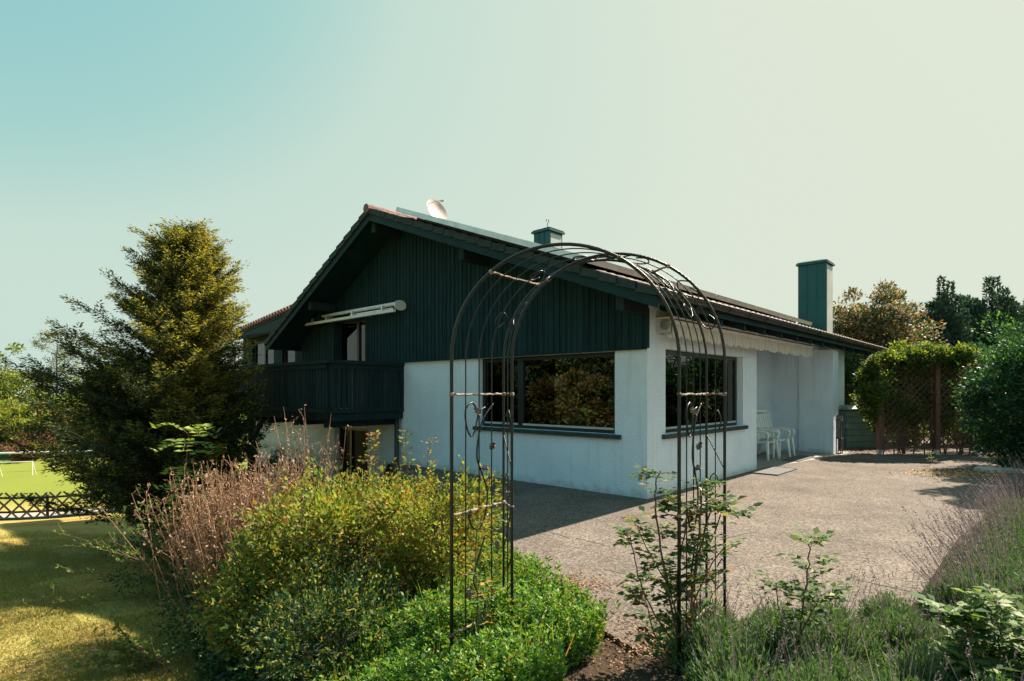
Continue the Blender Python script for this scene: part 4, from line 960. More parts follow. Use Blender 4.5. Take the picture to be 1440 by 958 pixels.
# ---- big conifer beside the house
def conifer_big():
    bx_, by_ = -6.55, 11.6; bz = float(gz(bx_, by_)); H = 5.35-bz
    root = empty('yew_tree', (bx_, by_, bz), 0, 'tall dark conifer with golden sunlit shoots standing left of the balcony', 'tree')
    r = np.random.default_rng(11); rn = random.Random(5); mb = MB()
    n = 10; mb.tube([(rn.uniform(-.05, .05), rn.uniform(-.05, .05), H*.93*i/n) for i in range(n+1)], [.2*(1-.93*i/n) for i in range(n+1)], 10)
    # a second leader that carries the low left shoulder
    mb.tube([(0, 0, .2), (-.6, -.1, 1.3), (-1.2, -.2, 2.5), (-1.55, -.2, 3.45)], [.14, .10, .06, .02], 8)
    P = []; D = []; G = []
    def spray(p, d, L, gold):
        """drooping flat spray: small needles along a side twig"""
        m = int(34*L/.4)+8
        t = r.random(m); side = np.cross(d, [0, 0, 1.]); side /= (np.linalg.norm(side)+1e-6)
        lat = (r.random(m)-.5)*2*(1-t)*.20*L*2.0
        q = np.array(p)+np.outer(t*L, d)+np.outer(lat, side)+np.stack([0*t, 0*t, -.28*L*t*t+.03*r.normal(size=m)-np.abs(lat)*.45], -1)
        dd = np.array(d)[None]*.8+side[None]*np.sign(lat)[:, None]*.8+r.normal(size=(m, 3))*.3; dd[:, 2] -= .25
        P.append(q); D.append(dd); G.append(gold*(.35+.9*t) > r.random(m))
    def env(f, a):                      # crown radius by height fraction, wider on the left
        base = 2.35*(1-f)**.72+.10
        left = max(0, math.cos(a-math.pi))*(1.0 if f < .38 else .7 if f < .66 else .15)*(1-f)
        right = -max(0, math.cos(a))*(1.95*(1-f))*(f < .56)-max(0, math.cos(a))*.45*(f >= .5)*(1-f)
        return base+left+right+max(0, math.sin(a))*.5*(f < .6)*(1-f)
    nb = 350
    for k in range(nb):
        f = 1-((k+.5)/nb)**.8; f = .03+f*.95
        a = k*2.39996+rn.uniform(-.3, .3); rad = env(f, a)*(rn.uniform(.5, 1.0) if rn.random() < .75 else rn.uniform(1.0, 1.28))
        lean = -.35*f*0
        p = Vector((rn.uniform(-.05, .05), rn.uniform(-.05, .05), f*H*.93))
        e0 = .75 if f > .6 else .45
        pts = [p]; d = Vector((math.cos(a), math.sin(a), .38+rn.uniform(-.1, .3)))
        m = 7
        for i in range(m):
            d = d+Vector((rn.uniform(-.08, .08), rn.uniform(-.08, .08), .055*e0)); q = pts[-1]+d.normalized()*rad/m; pts.append(q)
        mb.tube(pts, [max(.006, .035*(1-f*.7)*(1-i/(m+.3))) for i in range(m+1)], 5, False)
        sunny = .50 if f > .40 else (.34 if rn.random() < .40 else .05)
        if f > .42: sunny *= (.65+.5*max(0, math.cos(a+.2)))  # extra gold high up and on the sun side paints in sunlight
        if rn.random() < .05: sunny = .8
        for i in range(1, m+1):
            for _ in range((4 if i < 3 else 5) if f > .5 else 8):
                t = rn.random(); base = pts[i-1].lerp(pts[i], t); dv = (pts[i]-pts[i-1]).normalized()
                sd = Vector((rn.uniform(-1, 1), rn.uniform(-1, 1), rn.uniform(-.25, .5))); dd = (dv*1.0+sd*.85).normalized()
                spray(base, np.array(dd), rn.uniform(.20, .42)*(1.1 if f < .5 else .85), sunny)
        for _ in range(3): spray(pts[-1], np.array((pts[-1]-pts[-2]).normalized()+Vector((rn.uniform(-.3, .3), rn.uniform(-.3, .3), .15))), .42, sunny*1.2)
    # foliage on the second leader: ascending plumes
    for k in range(90):
        f = rn.random()**.8; p = Vector((-.3-1.25*f, -.15, .8+2.65*f)); a = rn.uniform(0, 6.28); L = (.85*(1-f)+.25)*rn.uniform(.6, 1.1)
        d = Vector((math.cos(a)-.35, math.sin(a)*.8, .55)).normalized(); e = p+d*L; mb.tube([p, p.lerp(e, .5), e], [.02, .012, .005], 5, False)
        for i in range(16):
            q = p.lerp(e, rn.random()); spray(q, np.array((d+Vector((rn.uniform(-.8, .8), rn.uniform(-.8, .8), rn.uniform(-.2, .5)))).normalized()), rn.uniform(.2, .4), .16)
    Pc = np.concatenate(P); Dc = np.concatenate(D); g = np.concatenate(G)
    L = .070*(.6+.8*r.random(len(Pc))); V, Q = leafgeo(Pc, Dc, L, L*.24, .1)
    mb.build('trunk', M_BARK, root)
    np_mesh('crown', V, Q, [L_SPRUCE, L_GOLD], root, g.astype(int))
    print('conifer leaves', len(Pc))
conifer_big()

# ---- bed of shrubs in the middle foreground
def G_(x, y, d=0): return (x, y, float(gz(x, y))+d)
shrub('spirea_bush', G_(-1.52, 5.2), (.84, .70, .57), 19000, .044, [L_SPIREA, L_YEL], 'large yellow-green leafy bush in the middle of the bed, left of the arch', 'bush', 'yellow-green bushes in the bed', clumps=64, crad=.21, seed=21, aspect=.55, shell=.74, fr=[.93, .07])
shrub('spirea_bush', G_(-.68, 4.98), (.50, .45, .44), 10000, .042, [L_SPIREA, L_YEL], 'round yellow-green bush directly behind the left posts of the arch', 'bush', 'yellow-green bushes in the bed', clumps=42, crad=.20, seed=22, aspect=.55, shell=.65, fr=[.88, .12])
shrub('spirea_bush', G_(-2.05, 5.0), (.50, .55, .56), 11500, .042, [L_SPIREA, L_DEEP], 'lower yellow-green bush in front of the tawny dry stalks', 'bush', 'yellow-green bushes in the bed', clumps=45, crad=.21, seed=23, aspect=.55, shell=.65, fr=[.7, .3])
shrub('shaded_shrub', G_(-1.28, 4.15), (.60, .5, .38), 13000, .034, [L_DEEP, L_OLIVE, L_SPIREA], 'dark green low shrub shaded at the foot of the yellow-green bushes', 'bush', clumps=80, crad=.16, seed=24, fr=[.5, .25, .25])
shrub('spirea_bush', G_(-1.25, 6.3), (.70, .5, .36), 12000, .038, [L_SPIREA, L_RED], 'yellow-green bush with reddish tips farthest back against the house', 'bush', 'yellow-green bushes in the bed', clumps=40, crad=.22, seed=25, shell=.65, fr=[.85, .15])
shrub('shaded_shrub', G_(-3.1, 6.1), (.45, .7, .36), 9000, .034, [L_DEEP, L_OLIVE], 'dark low shrub at the lawn edge under the dry stalks', 'bush', clumps=60, crad=.15, seed=26, fr=[.7, .3])
shrub('shaded_shrub', G_(-4.6, 8.4), (.9, 1.1, .5), 12000, .040, [L_DEEP, L_SPRUCE], 'dark shaded shrub between the conifer and the lawn', 'bush', clumps=60, crad=.2, seed=27, fr=[.5, .5])
shrub('shaded_shrub', G_(-4.35, 11.4), (.7, .6, .80), 12000, .06, [L_SPRUCE, L_DEEP], 'dark evergreen shrub against the basement wall under the balcony', 'bush', clumps=60, crad=.28, seed=28, fr=[.7, .3], aspect=.35)
# tall shoots out of the bushes
def shoot(loc, h, lean, mats, label, n=60, leaf=.05, seed=1, name='shrub_shoot', stem=.008, aspect=.55, cat='shoot', group=None, spread=.06, fr=None):
    r = np.random.default_rng(seed); root = empty(name, loc, 0, label, cat, group)
    k = 8; pts = [Vector((lean[0]*(i/k)**1.4, lean[1]*(i/k)**1.4, h*i/k))+Vector((*r.normal(size=2)*.006*h, 0)) for i in range(k+1)]
    b = MB(); b.tube(pts, [stem*(1-.7*i/k) for i in range(k+1)], 6); b.build('stem', M_TWIG, root)
    t = .25+.75*r.random(n)**.7; A = np.array([[*p] for p in pts]); idx = np.minimum((t*k).astype(int), k-1); fr_ = (t*k-idx)[:, None]
    P = A[idx]*(1-fr_)+A[idx+1]*fr_; a = r.random(n)*6.28
    D = np.stack([np.cos(a), np.sin(a), .2+.5*r.random(n)], -1); P = P+unit(D)*spread*r.random((n, 1))
    L = leaf*(.6+.7*r.random(n)); V, Q = leafgeo(P, D, L, L*aspect, .25)
    mi = None
    if isinstance(mats, list) and len(mats) > 1: mi = r.choice(len(mats), size=n, p=np.array(fr or [1]*len(mats))/sum(fr or [1]*len(mats)))
    np_mesh('leaves', V, Q, mats, root, mi); return root
shoot(G_(-1.55, 6.0), 1.45, (.12, -.1), [L_SPIREA, L_RED], 'tall reddish shoot with a leafy tip rising above the bushes toward the basement door', 160, .045, 31, spread=.09)
shoot(G_(-2.0, 5.5), 1.6, (.05, 0), [L_SPIREA, L_LIME], 'leafy shoot standing above the middle bush beside the dry stalks', 70, .04, 33, spread=.07)
shoot(G_(-.85, 5.3), 1.25, (.10, 0), [L_SPIREA, L_YEL], 'short leafy shoot above the bush just left of the arch', 70, .04, 34, spread=.07)
shoot(G_(-1.1, 6.1), 1.25, (-.03, 0), [L_SPIREA, L_OLIVE], 'thin upright leafy shoot in front of the downpipe', 90, .045, 32, spread=.06)
# sapling with feathered leaves
def feather_sapling(loc):
    root = empty('rowan_sapling', loc, 0, 'young sapling with bright feathery green leaves in front of the conifer', 'sapling')
    rn = random.Random(4); b = MB(); P = []; D = []; b.tube([(0, 0, -.1), (.05, 0, .8), (.02, 0, 1.6), (.10, 0, 2.35)], [.022, .018, .012, .005], 7)
    for k in range(34):
        z = rn.uniform(.9, 2.35); a = rn.uniform(0, 6.28); s = Vector((.06, 0, z)); L = rn.uniform(.35, .60)
        d = Vector((math.cos(a), math.sin(a)*.8, rn.uniform(.2, 1.2))).normalized(); pts = [s+d*L*t+Vector((0, 0, -.6*L*t*t)) for t in np.linspace(0, 1, 8)]
        b.tube(pts, .004, 4, False); sd = d.cross(Vector((0, 0, 1))).normalized()
        for i in range(1, 8):
            for sg in (-1, 1): P.append(pts[i]); D.append(sd*sg*.9+d*.45+Vector((0, 0, -.12)))
        P.append(pts[-1]); D.append(d)
    b.build('stems', M_TWIG, root); n = len(P); nr = np.tile([0, -.5, 1.], (n, 1))+rng.normal(size=(n, 3))*.5
    V, Q = leafgeo(np.array([tuple(p) for p in P]), np.array([tuple(p) for p in D]), .13, .045, .15, nr); np_mesh('leaves', V, Q, L_LIME, root)
feather_sapling(G_(-4.75, 8.3))
# pale budding twigs arching left
def twiggy(loc, label, seed=2, n=16, L0=1.5, dirx=-1):
    rn = random.Random(seed); root = empty('budding_shrub', loc, 0, label, 'shrub'); b = MB(); P = []; D = []
    for k in range(n):
        L = L0*rn.uniform(.5, 1.1); d = Vector((dirx*rn.uniform(.1, 1.), rn.uniform(-.5, .4), rn.uniform(.45, 1.2))).normalized(); p = Vector((rn.uniform(-.1, .2), rn.uniform(-.1, .1), 0)); pts = [p]
        for i in range(8):
            d = (d+Vector((dirx*.05+rn.uniform(-.08, .08), rn.uniform(-.08, .08), -.07))).normalized(); pts.append(pts[-1]+d*L/8)
        b.tube(pts, [.009*(1-.1*i) for i in range(9)], 5, False)
        for i in range(2, 9):
            for _ in range(2):
                q = pts[i-1].lerp(pts[i], rn.random()); e = (d+Vector((rn.uniform(-1, 1), rn.uniform(-1, 1), rn.uniform(-.2, 1)))).normalized(); m = q+e*rn.uniform(.05, .22)
                b.tube([q, m], [.004, .002], 4, False)
                for _ in range(5): P.append(q.lerp(m, rn.random())); D.append(Vector((rn.uniform(-1, 1), rn.uniform(-1, 1), rn.uniform(-.3, 1))))
    b.build('twigs', M_TWIG, root); L = .042*(.6+.8*rng.random(len(P)))
    V, Q = leafgeo(np.array([tuple(p) for p in P]), np.array([tuple(p) for p in D]), L, L*.6, .2); np_mesh('buds', V, Q, L_LIMEY, root)['kind'] = 'stuff'
twiggy(G_(-3.95, 7.2), 'shrub with pale budding twigs arching left over the shaded lawn', 2, 22, 1.75)
twiggy(G_(-3.35, 5.4), 'small sprig with narrow leaves at the lawn edge', 8, 8, .7)
# tawny dry perennial stalks
def dry_clump(loc, n, h, spread, lean, label, seed, group):
    rn = np.random.default_rng(seed); root = empty('dry_perennial', loc, 0, label, 'dry plant', group)
    parts = []; P = []; D = []; LL = []; WW = []
    b0 = rn.normal(size=(n, 2))*spread*.33; hh = h*(.65+.4*rn.random(n)); ln = rn.normal(size=(n, 2))*.11*h+np.array(lean)*hh[:, None]
    b = MB()
    for i in range(n):
        p0 = Vector((*b0[i], 0)); p2 = Vector((b0[i][0]*1.25+ln[i][0], b0[i][1]*1.2+ln[i][1], hh[i])); p1 = p0.lerp(p2, .5)+Vector((*rn.normal(size=2)*.03, 0))
        b.tube([p0, p1, p2], [.0040, .0030, .002], 4, False)
        for _ in range(6):
            t = .55+.45*rn.random(); q = p1.lerp(p2, (t-.5)*2); e = q+Vector((*rn.normal(size=2)*.07, .06+.07*rn.random())); b.tube([q, e], [.002, .0015], 3, False)
            for _ in range(3): P.append(tuple(e+Vector(rn.normal(size=3)*.014))); D.append(rn.normal(size=3)+np.array([0, 0, .6]))
        for _ in range(8):
            t = .2+.75*rn.random(); q = p0.lerp(p2, t); P.append(tuple(q)); D.append(rn.normal(size=3)*.6+np.array([0, 0, -.2]))
    b.build('stalks', M_DRYS, root)['kind'] = 'stuff'; m = len(P); L = .034*(.5+rn.random(m)); V, Q = leafgeo(np.array(P), np.array(D), L, L*.42, .35); np_mesh('seed_heads', V, Q, L_DRY, root)['kind'] = 'stuff'
M_DRYS = mat('dry_stalk', (.34, .20, .12), (.20, .11, .065), .9, 20)
gd = 'dry perennials behind the bushes'
dry_clump(G_(-2.88, 6.2), 230, 1.72, .72, (-.05, 0), 'dense pinkish-brown dry stalks forming the middle of the clump', 41, gd)
dry_clump(G_(-2.55, 6.2), 110, 1.74, .45, (.0, 0), 'pinkish-brown dry stalks on the right side of the clump beside the bush', 42, gd)
dry_clump(G_(-3.12, 6.3), 80, 1.65, .45, (-.10, 0), 'thin dry stalks leaning left at the lawn side of the clump', 43, gd)
dry_clump(G_(-2.45, 6.9), 22, 2.0, .35, (.0, 0), 'few tall dry stalks standing above the rest in front of the basement wall', 44, gd)

# ---- low green ground cover in front (countless stems)
def cover(name, poly_fn, n, h, leaf, mats, fr, label, cat, seed, whorl=7, lz=None):
    r = np.random.default_rng(seed); P = []; D = []; S = []
    pts = poly_fn(r, n); k = len(pts); Hs = h*(.45+.75*r.random(k))*(.62+.75*(.5+.5*np.sin(7*pts[:, 0]+3*pts[:, 1])*np.sin(6.5*pts[:, 1]-3*pts[:, 0]))); ln = r.normal(size=(k, 2))*.12
    gzv = gz(pts[:, 0], pts[:, 1])
    lev = 7; Pa = []; Da = []
    for i in range(lev):
        t = (i+1)/lev; c = np.stack([pts[:, 0]+ln[:, 0]*Hs*t*1.5, pts[:, 1]+ln[:, 1]*Hs*t*1.5, gzv+Hs*t], -1)
        for w_ in range(whorl):
            a = r.random(k)*6.28; Pa.append(c+r.normal(size=(k, 3))*.006); Da.append(np.stack([np.cos(a), np.sin(a), .25+.7*r.random(k)], -1))
    Pa = np.concatenate(Pa); Da = np.concatenate(Da); L = leaf*(.6+.8*r.random(len(Pa)))
    V1, Q1 = leafgeo(Pa, Da, L, L*.36, .15)
    mi = r.choice(len(mats), size=len(Pa), p=np.array(fr)/sum(fr)) if len(mats) > 1 else None
    o = np_mesh(name, V1, Q1, mats, None, mi); return tag(o, label, cat, None, 'stuff')
def bed_front(r, n):
    y = 2.5+2.0*r.random(n*3); x = -1.75+2.6*r.random(n*3)
    D = edge_x(y)-x
    edge = .08+.10*np.sin(y*9+x*3)+.06*np.sin(y*23)
    k = (D > edge-.0) & (x > -1.9+.5*(4.4-y)*.2) 
    k &= (y < 4.15+.3*np.sin(x*5)) & (x < .26+.62*(y-3.15)+.06*np.sin(y*13))
    return np.stack([x[k], y[k]], -1)[:n]
cover('green_ground_cover', bed_front, 6500, .25, .033, [L_GREEN, L_LIME, L_DEEP, L_YEL], [.60, .22, .15, .03], 'dense bright green ground cover around the foot of the arch', 'ground cover', 51)
def bed_edge(r, n):
    y = 4.0+3.6*r.random(n*3); D = -.06+.95*r.random(n*3)+.10*np.sin(y*7); x = edge_x(y)-D
    return np.stack([x, y], -1)[:n]
cover('edge_weeds', bed_edge, 1500, .17, .034, [L_GREEN, L_SPIREA, L_OLIVE], [.45, .35, .2], 'low mixed weeds lining the patio edge beside the bushes', 'weeds', 53, whorl=6)
def bed_side(r, n):
    y = 3.3+4.5*r.random(n*3); D = 1.7+1.0*r.random(n*3)+.25*np.clip(y-4.5, 0, 2); x = edge_x(y)-D
    return np.stack([x, y], -1)[:n]
cover('shaded_ground_cover', bed_side, 1500, .20, .05, [L_DEEP, L_OLIVE], [.7, .3], 'dark green low growth along the lawn edge of the bed', 'ground cover', 52, whorl=4)
# some grass stems between
def blades(name, xy, h, wd, mats, label, cat, seed, lean=.35, fr=None, kind='stuff', parent=None, zf=None):
    r = np.random.default_rng(seed); k = len(xy); z = gz(xy[:, 0], xy[:, 1]) if zf is None else zf
    P = np.stack([xy[:, 0], xy[:, 1], z-.005], -1); D = np.stack([r.normal(size=k)*lean, r.normal(size=k)*lean, np.ones(k)], -1)
    L = h*(.4+.9*r.random(k)); V, Q = leafgeo(P, D, L, wd*(.6+.8*r.random(k)), .1)
    mi = r.choice(len(mats), size=k, p=np.array(fr)/sum(fr)) if isinstance(mats, list) and fr else None
    o = np_mesh(name, V, Q, mats, parent, mi); return tag(o, label, cat, None, kind)
r = np.random.default_rng(61)
n = 260000; yy = 4.6+9.5*r.random(n)**1.5; xx = -1.05*yy+(r.random(n))*(1.05*yy-2.0)
k = (edge_x(yy)-xx > 2.6); xy = np.stack([xx[k], yy[k]], -1)
# patchy: fewer blades where moss shows
pm = np.sin(xy[:, 0]*3.1+1.3*np.sin(xy[:, 1]*2.2))+np.sin(xy[:, 1]*4.3+np.sin(xy[:, 0]*5.1)); xy = xy[(pm > -.6) | (r.random(len(xy)) < .35)]
blades('lawn_grass', xy, .045, .0065, L_GRASS, 'short patchy yellow-green grass of the lawn', 'grass', 62, .9)
n = 9000; yy = 2.6+1.9*r.random(n); xx = -1.6+2.4*r.random(n); k = edge_x(yy)-xx > .05
k &= xx < .26+.62*(yy-3.15); blades('tall_grass', np.stack([xx[k], yy[k]], -1)[:1500], .32, .007, [L_LIME, L_YEL], 'long thin grass stems growing between the ground cover', 'grass', 63, .16, fr=[.85, .15])
# fallen leaves and dry litter along the patio edge
def litter(name, c, rad, n, leaf, mats, label, seed):
    r = np.random.default_rng(seed); xy = np.array(c)+r.normal(size=(n, 2))*np.array(rad); P = np.stack([xy[:, 0], xy[:, 1], .010+.012*r.random(n)], -1)
    P[:, 2] += np.where(edge_x(P[:, 1])-P[:, 0] > 0, gz(P[:, 0], P[:, 1])+.0, 0)
    D = r.normal(size=(n, 3)); D[:, 2] *= .25; L = leaf*(.5+r.random(n)); V, Q = leafgeo(P, D, L, L*.5, .15, np.tile([0, 0, 1.], (n, 1))+r.normal(size=(n, 3))*.4)
    tag(np_mesh(name, V, Q, mats), label, 'litter', None, 'stuff')
L_LIT = leafmat('dead_leaf_litter', [(.20, .11, .06), (.28, .17, .09), (.13, .07, .045), (.34, .20, .10)], .9, .05)
litter('leaf_litter', (.48, 4.75), (.22, .13), 900, .022, L_LIT, 'brown dry litter along the edge of the bed beside the patio', 71)
litter('leaf_litter', (.95, 3.55), (.22, .30), 1500, .022, L_LIT, 'brown leaf litter on the soil between the green cover and the lavender', 72)
litter('leaf_litter', (8.6, 11.0), (.55, .35), 900, .045, leafmat('orange_leaf_litter', [(.45, .22, .07), (.55, .34, .10), (.3, .13, .06)], .8, .1), 'orange fallen leaves in the sunny patch before the trellis', 73)
litter('leaf_litter', (2.9, 5.2), (.30, .22), 24, .035, L_LIT, 'few dead leaves scattered on the slabs in front of the lavender', 74)
litter('leaf_litter', (9.2, 15.2), (.5, .35), 300, .05, L_LIT, 'dry leaves at the foot of the compost bin', 75)

litter('leaf_litter', (3.6, 7.2), (1.6, 1.6), 90, .022, L_LIT, 'small bits of dry debris scattered over the sunny slabs', 76)
litter('leaf_litter', (1.7, 8.0), (1.2, .35), 160, .018, L_LIT, 'crumbs of dry debris along the foot of the gable wall', 77)
# ---- lavender
def lavender(seed, R0=.27, H=.31, nf=34, fh=.40, lean=(0, 0)):
    r = np.random.default_rng(seed); root = empty('lavender_plant', (0, 0, 0), 0, 'x', 'lavender')
    n = 620; d = sph(n); d[:, 2] = np.abs(d[:, 2])+.25; d = unit(d); L = H*(.75+.4*r.random(n)); T = d*np.stack([R0*1.15+0*L, R0*1.15+0*L, L], -1)
    P = []; D = []
    for t in np.linspace(.35, 1, 7):
        for _ in range(2):
            q = T*t; q[:, 2] = T[:, 2]*t; P.append(q+r.normal(size=(n, 3))*.006); D.append(d+r.normal(size=(n, 3))*.45+np.array([0, 0, .5]))
    P = np.concatenate(P); D = np.concatenate(D); LL = .040*(.6+.8*r.random(len(P))); V, Q = leafgeo(P, D, LL, LL*.26, .1); np_mesh('foliage', V, Q, L_LAV, root)
    a = r.random(nf)*6.28; q = r.random(nf)**.6; b0 = np.stack([np.cos(a)*R0*.5*q, np.sin(a)*R0*.5*q, np.full(nf, H*.4)], -1)
    D0 = np.stack([np.cos(a)*q*.55+lean[0], np.sin(a)*q*.55+lean[1], np.full(nf, 1.)], -1)+r.normal(size=(nf, 3))*.09; D0 = unit(D0); L0 = (fh+.12*r.normal(size=nf)).clip(.15)
    nr = np.cross(D0, r.normal(size=(nf, 3)))
    g = [leafgeo(b0, D0, L0, .0045, .5, nr)]
    tip = b0+D0*L0[:, None]*.86
    for j in range(7): g.append(leafgeo(tip+D0*(.008*j), D0+r.normal(size=(nf, 3))*.5, .014, .008, .3))
    V, Q = join(g); np_mesh('flower_stalk', V, Q, L_LAVF, root).update_tag()
    return root
LV = [lavender(81), lavender(82, .24, .34, 22, .34), lavender(83, .28, .28, 95, .44, (-.42, .1))]
used = [False]*3
def put_lav(i, x, y, sc, label, group, z=None):
    o = LV[i] if not used[i] else copy_tree(LV[i]); used[i] = True
    o.location = (x, y, (float(gz(x, y)) if z is None else z)-.02); o.rotation_euler.z = random.uniform(0, 6.28) if i < 2 else random.uniform(-.5, .5); o.scale = (sc, sc, sc*random.uniform(.9, 1.1))
    o['label'] = label; o['group'] = group
random.seed(12)
lav_pos = []
for row, (yy, x0, x1) in enumerate(((3.72, 1.28, 2.5), (3.35, 1.15, 2.75), (3.0, 1.25, 2.9), (2.66, 1.05, 2.6))):
    n = int((x1-x0)/.36)+1
    for k in range(n): lav_pos.append((x0+(x1-x0)*k/max(1, n-1)+random.uniform(-.06, .06), yy+random.uniform(-.07, .07), row))
for x, y, row in lav_pos:
    lb = 'grey-green lavender plant at the patio edge behind the right leg of the arch' if row == 0 else 'bushy grey-green lavender plant in the dense bottom right bed'
    put_lav(0 if random.random() < .6 else 1, x, y, .88 if row else .78, lb, 'lavender along the patio edge' if row == 0 else 'lavender in the bottom right bed')
side = [(3.35, 4.15), (3.75, 4.6), (4.15, 5.0), (4.55, 5.4), (4.95, 5.8), (5.4, 6.25), (5.9, 6.7), (6.4, 7.2), (6.95, 7.7), (7.5, 8.25), (8.1, 8.8), (3.5, 3.75), (3.9, 4.15), (4.35, 4.6), (4.8, 5.0), (5.2, 5.45), (5.75, 5.95), (6.3, 6.45), (6.9, 7.0), (3.15, 3.6), (3.1, 3.3), (3.4, 3.35), (3.75, 3.7), (4.2, 4.1)]
for i, (x, y) in enumerate(side):
    back = i < 11
    put_lav(2 if back else (0 if i % 2 else 1), x+random.uniform(-.08, .08), y+random.uniform(-.08, .08), 1.0 if back else .92,
            'lavender plant with dry purple-brown stalks leaning over the patio edge' if back else 'green lavender plant in the bed right of the patio', 'leaning lavender at the right edge' if back else 'lavender in the right bed')
for i, u in enumerate(used):
    if not u: bpy.data.objects.remove(LV[i])

# ---- roses
def rose(name, loc, canes, label, seed, mats, fr, leaf=.05, dens=9, group=None, lo=.25):
    rn = random.Random(seed); root = empty(name, loc, 0, label, 'rose', group); b = MB(); P = []; D = []; Nn = []
    def leaflet(q, e):
        side = e.cross(Vector((0, 0, 1)));
        if side.length < .1: side = Vector((1, 0, 0))
        side.normalize(); st = q+e*.035; b.tube([q, q+e*.11], .0013, 3, False)
        for tt, sg in ((.04, 1), (.04, -1), (.08, 1), (.08, -1), (.115, 0)):
            P.append(tuple(q+e*tt)); D.append(tuple(side*sg*.9+e*(.5 if sg else 1)+Vector((0, 0, rn.uniform(-.3, .1))))); Nn.append((rn.uniform(-.4, .4), rn.uniform(-.5, .3), 1))
    for (pts, rad) in canes:
        S = spline([np.array(p) for p in pts], 6); S = [Vector(p)+Vector((rn.uniform(-.006, .006), rn.uniform(-.006, .006), 0)) for p in S]
        b.tube(S, [rad*(1-.6*i/len(S)) for i in range(len(S))], 6)
        m = len(S); tot = int(dens*m/6)
        for _ in range(tot):
            t = lo+(1-lo)*rn.random(); i = min(m-2, int(t*(m-1))); q = S[i].lerp(S[i+1], rn.random()); a = rn.uniform(0, 6.28)
            leaflet(q, Vector((math.cos(a), math.sin(a), rn.uniform(-.1, .7))).normalized())
    b.build('canes', M_CANE, root); n = len(P); L = leaf*(.65+.6*np.array([rn.random() for _ in range(n)]))
    V, Q = leafgeo(np.array(P), np.array(D), L, L*.62, .18, np.array(Nn)); mi = rng.choice(len(mats), size=n, p=np.array(fr)/sum(fr)); np_mesh('leaves', V, Q, mats, root, mi)
    return root
M_CANE = mat('red_brown_rose_cane', (.12, .055, .03), (.06, .045, .025), .6, 15)
cz = float(gz(1.0, 3.35))
rose('climbing_rose', (1.0, 3.38, cz), [
    ([(0, 0, 0), (-.06, 0, .35), (-.12, .02, .70), (-.16, .0, 1.02), (-.13, 0, 1.16)], .008), ([(0, 0, .1), (-.15, 0, .30), (-.26, 0, .55), (-.30, 0, .78)], .006), ([(.02, .05, 0), (-.05, .02, .4), (-.16, 0, .62), (-.28, .0, .86)], .006),
    ([(.05, 0, 0), (.06, 0, .45), (.13, .03, .75), (.20, 0, .95), (.34, 0, .88)], .008), ([(.08, .1, 0), (.10, .08, .5), (.12, .05, .85), (.15, .05, 1.10)], .007), ([(.02, .02, .2), (.12, 0, .50), (.26, .05, .70)], .006),
    ([(0, .05, 0), (-.02, .03, .5), (.03, 0, .9), (-.02, 0, .98)], .006), ([(-.02, 0, 0), (-.16, 0, .2), (-.22, 0, .42)], .006)],
    'dark green climbing rose with a yellow top leaf on the right arch leg', 91, [L_ROSE, L_LIMEY, L_YEL], [.66, .22, .12], .056, 10)
rose('climbing_rose', (-.20, 3.42, float(gz(-.20, 3.42))), [([(0, 0, 0), (.0, .02, .35), (-.02, .02, .72), (.0, .04, .95)], .006), ([(0, 0, .1), (.05, .1, .4), (.10, .15, .60)], .005)],
     'sparse rose cane with a few yellowed leaves between the left posts of the arch', 92, [L_LIMEY, L_YEL, L_ROSE], [.4, .3, .3], .05, 4)
rose('rose_bush', (1.64, 3.30, -.05), [([(0, 0, 0), (.02, 0, .35), (.06, 0, .62), (.07, 0, .78)], .007), ([(0, 0, .1), (-.10, 0, .35), (-.12, 0, .55)], .005), ([(0, 0, .2), (.10, 0, .42), (.17, 0, .5)], .005)],
     'single upright rose with fresh green leaves in the lavender, right of the arch', 93, [L_ROSE, L_LIMEY], [.5, .5], .055, 9)
rose('rose_bush', (2.48, 2.98, -.05), [([(0, 0, 0), (-.05, 0, .3), (-.16, 0, .45), (-.24, 0, .50)], .007), ([(0, 0, 0), (.05, 0, .35), (.02, 0, .58)], .007), ([(0, 0, 0), (.12, 0, .3), (.22, 0, .42)], .006), ([(0, 0, 0), (-.10, -.1, .22), (-.22, -.1, .30)], .006), ([(0, 0, 0), (.10, -.1, .25), (.16, -.1, .35)], .006)],
     'rose bush with large pale yellow-green leaves in the bottom right corner', 94, [L_LIMEY, L_ROSE], [.6, .4], .068, 15)

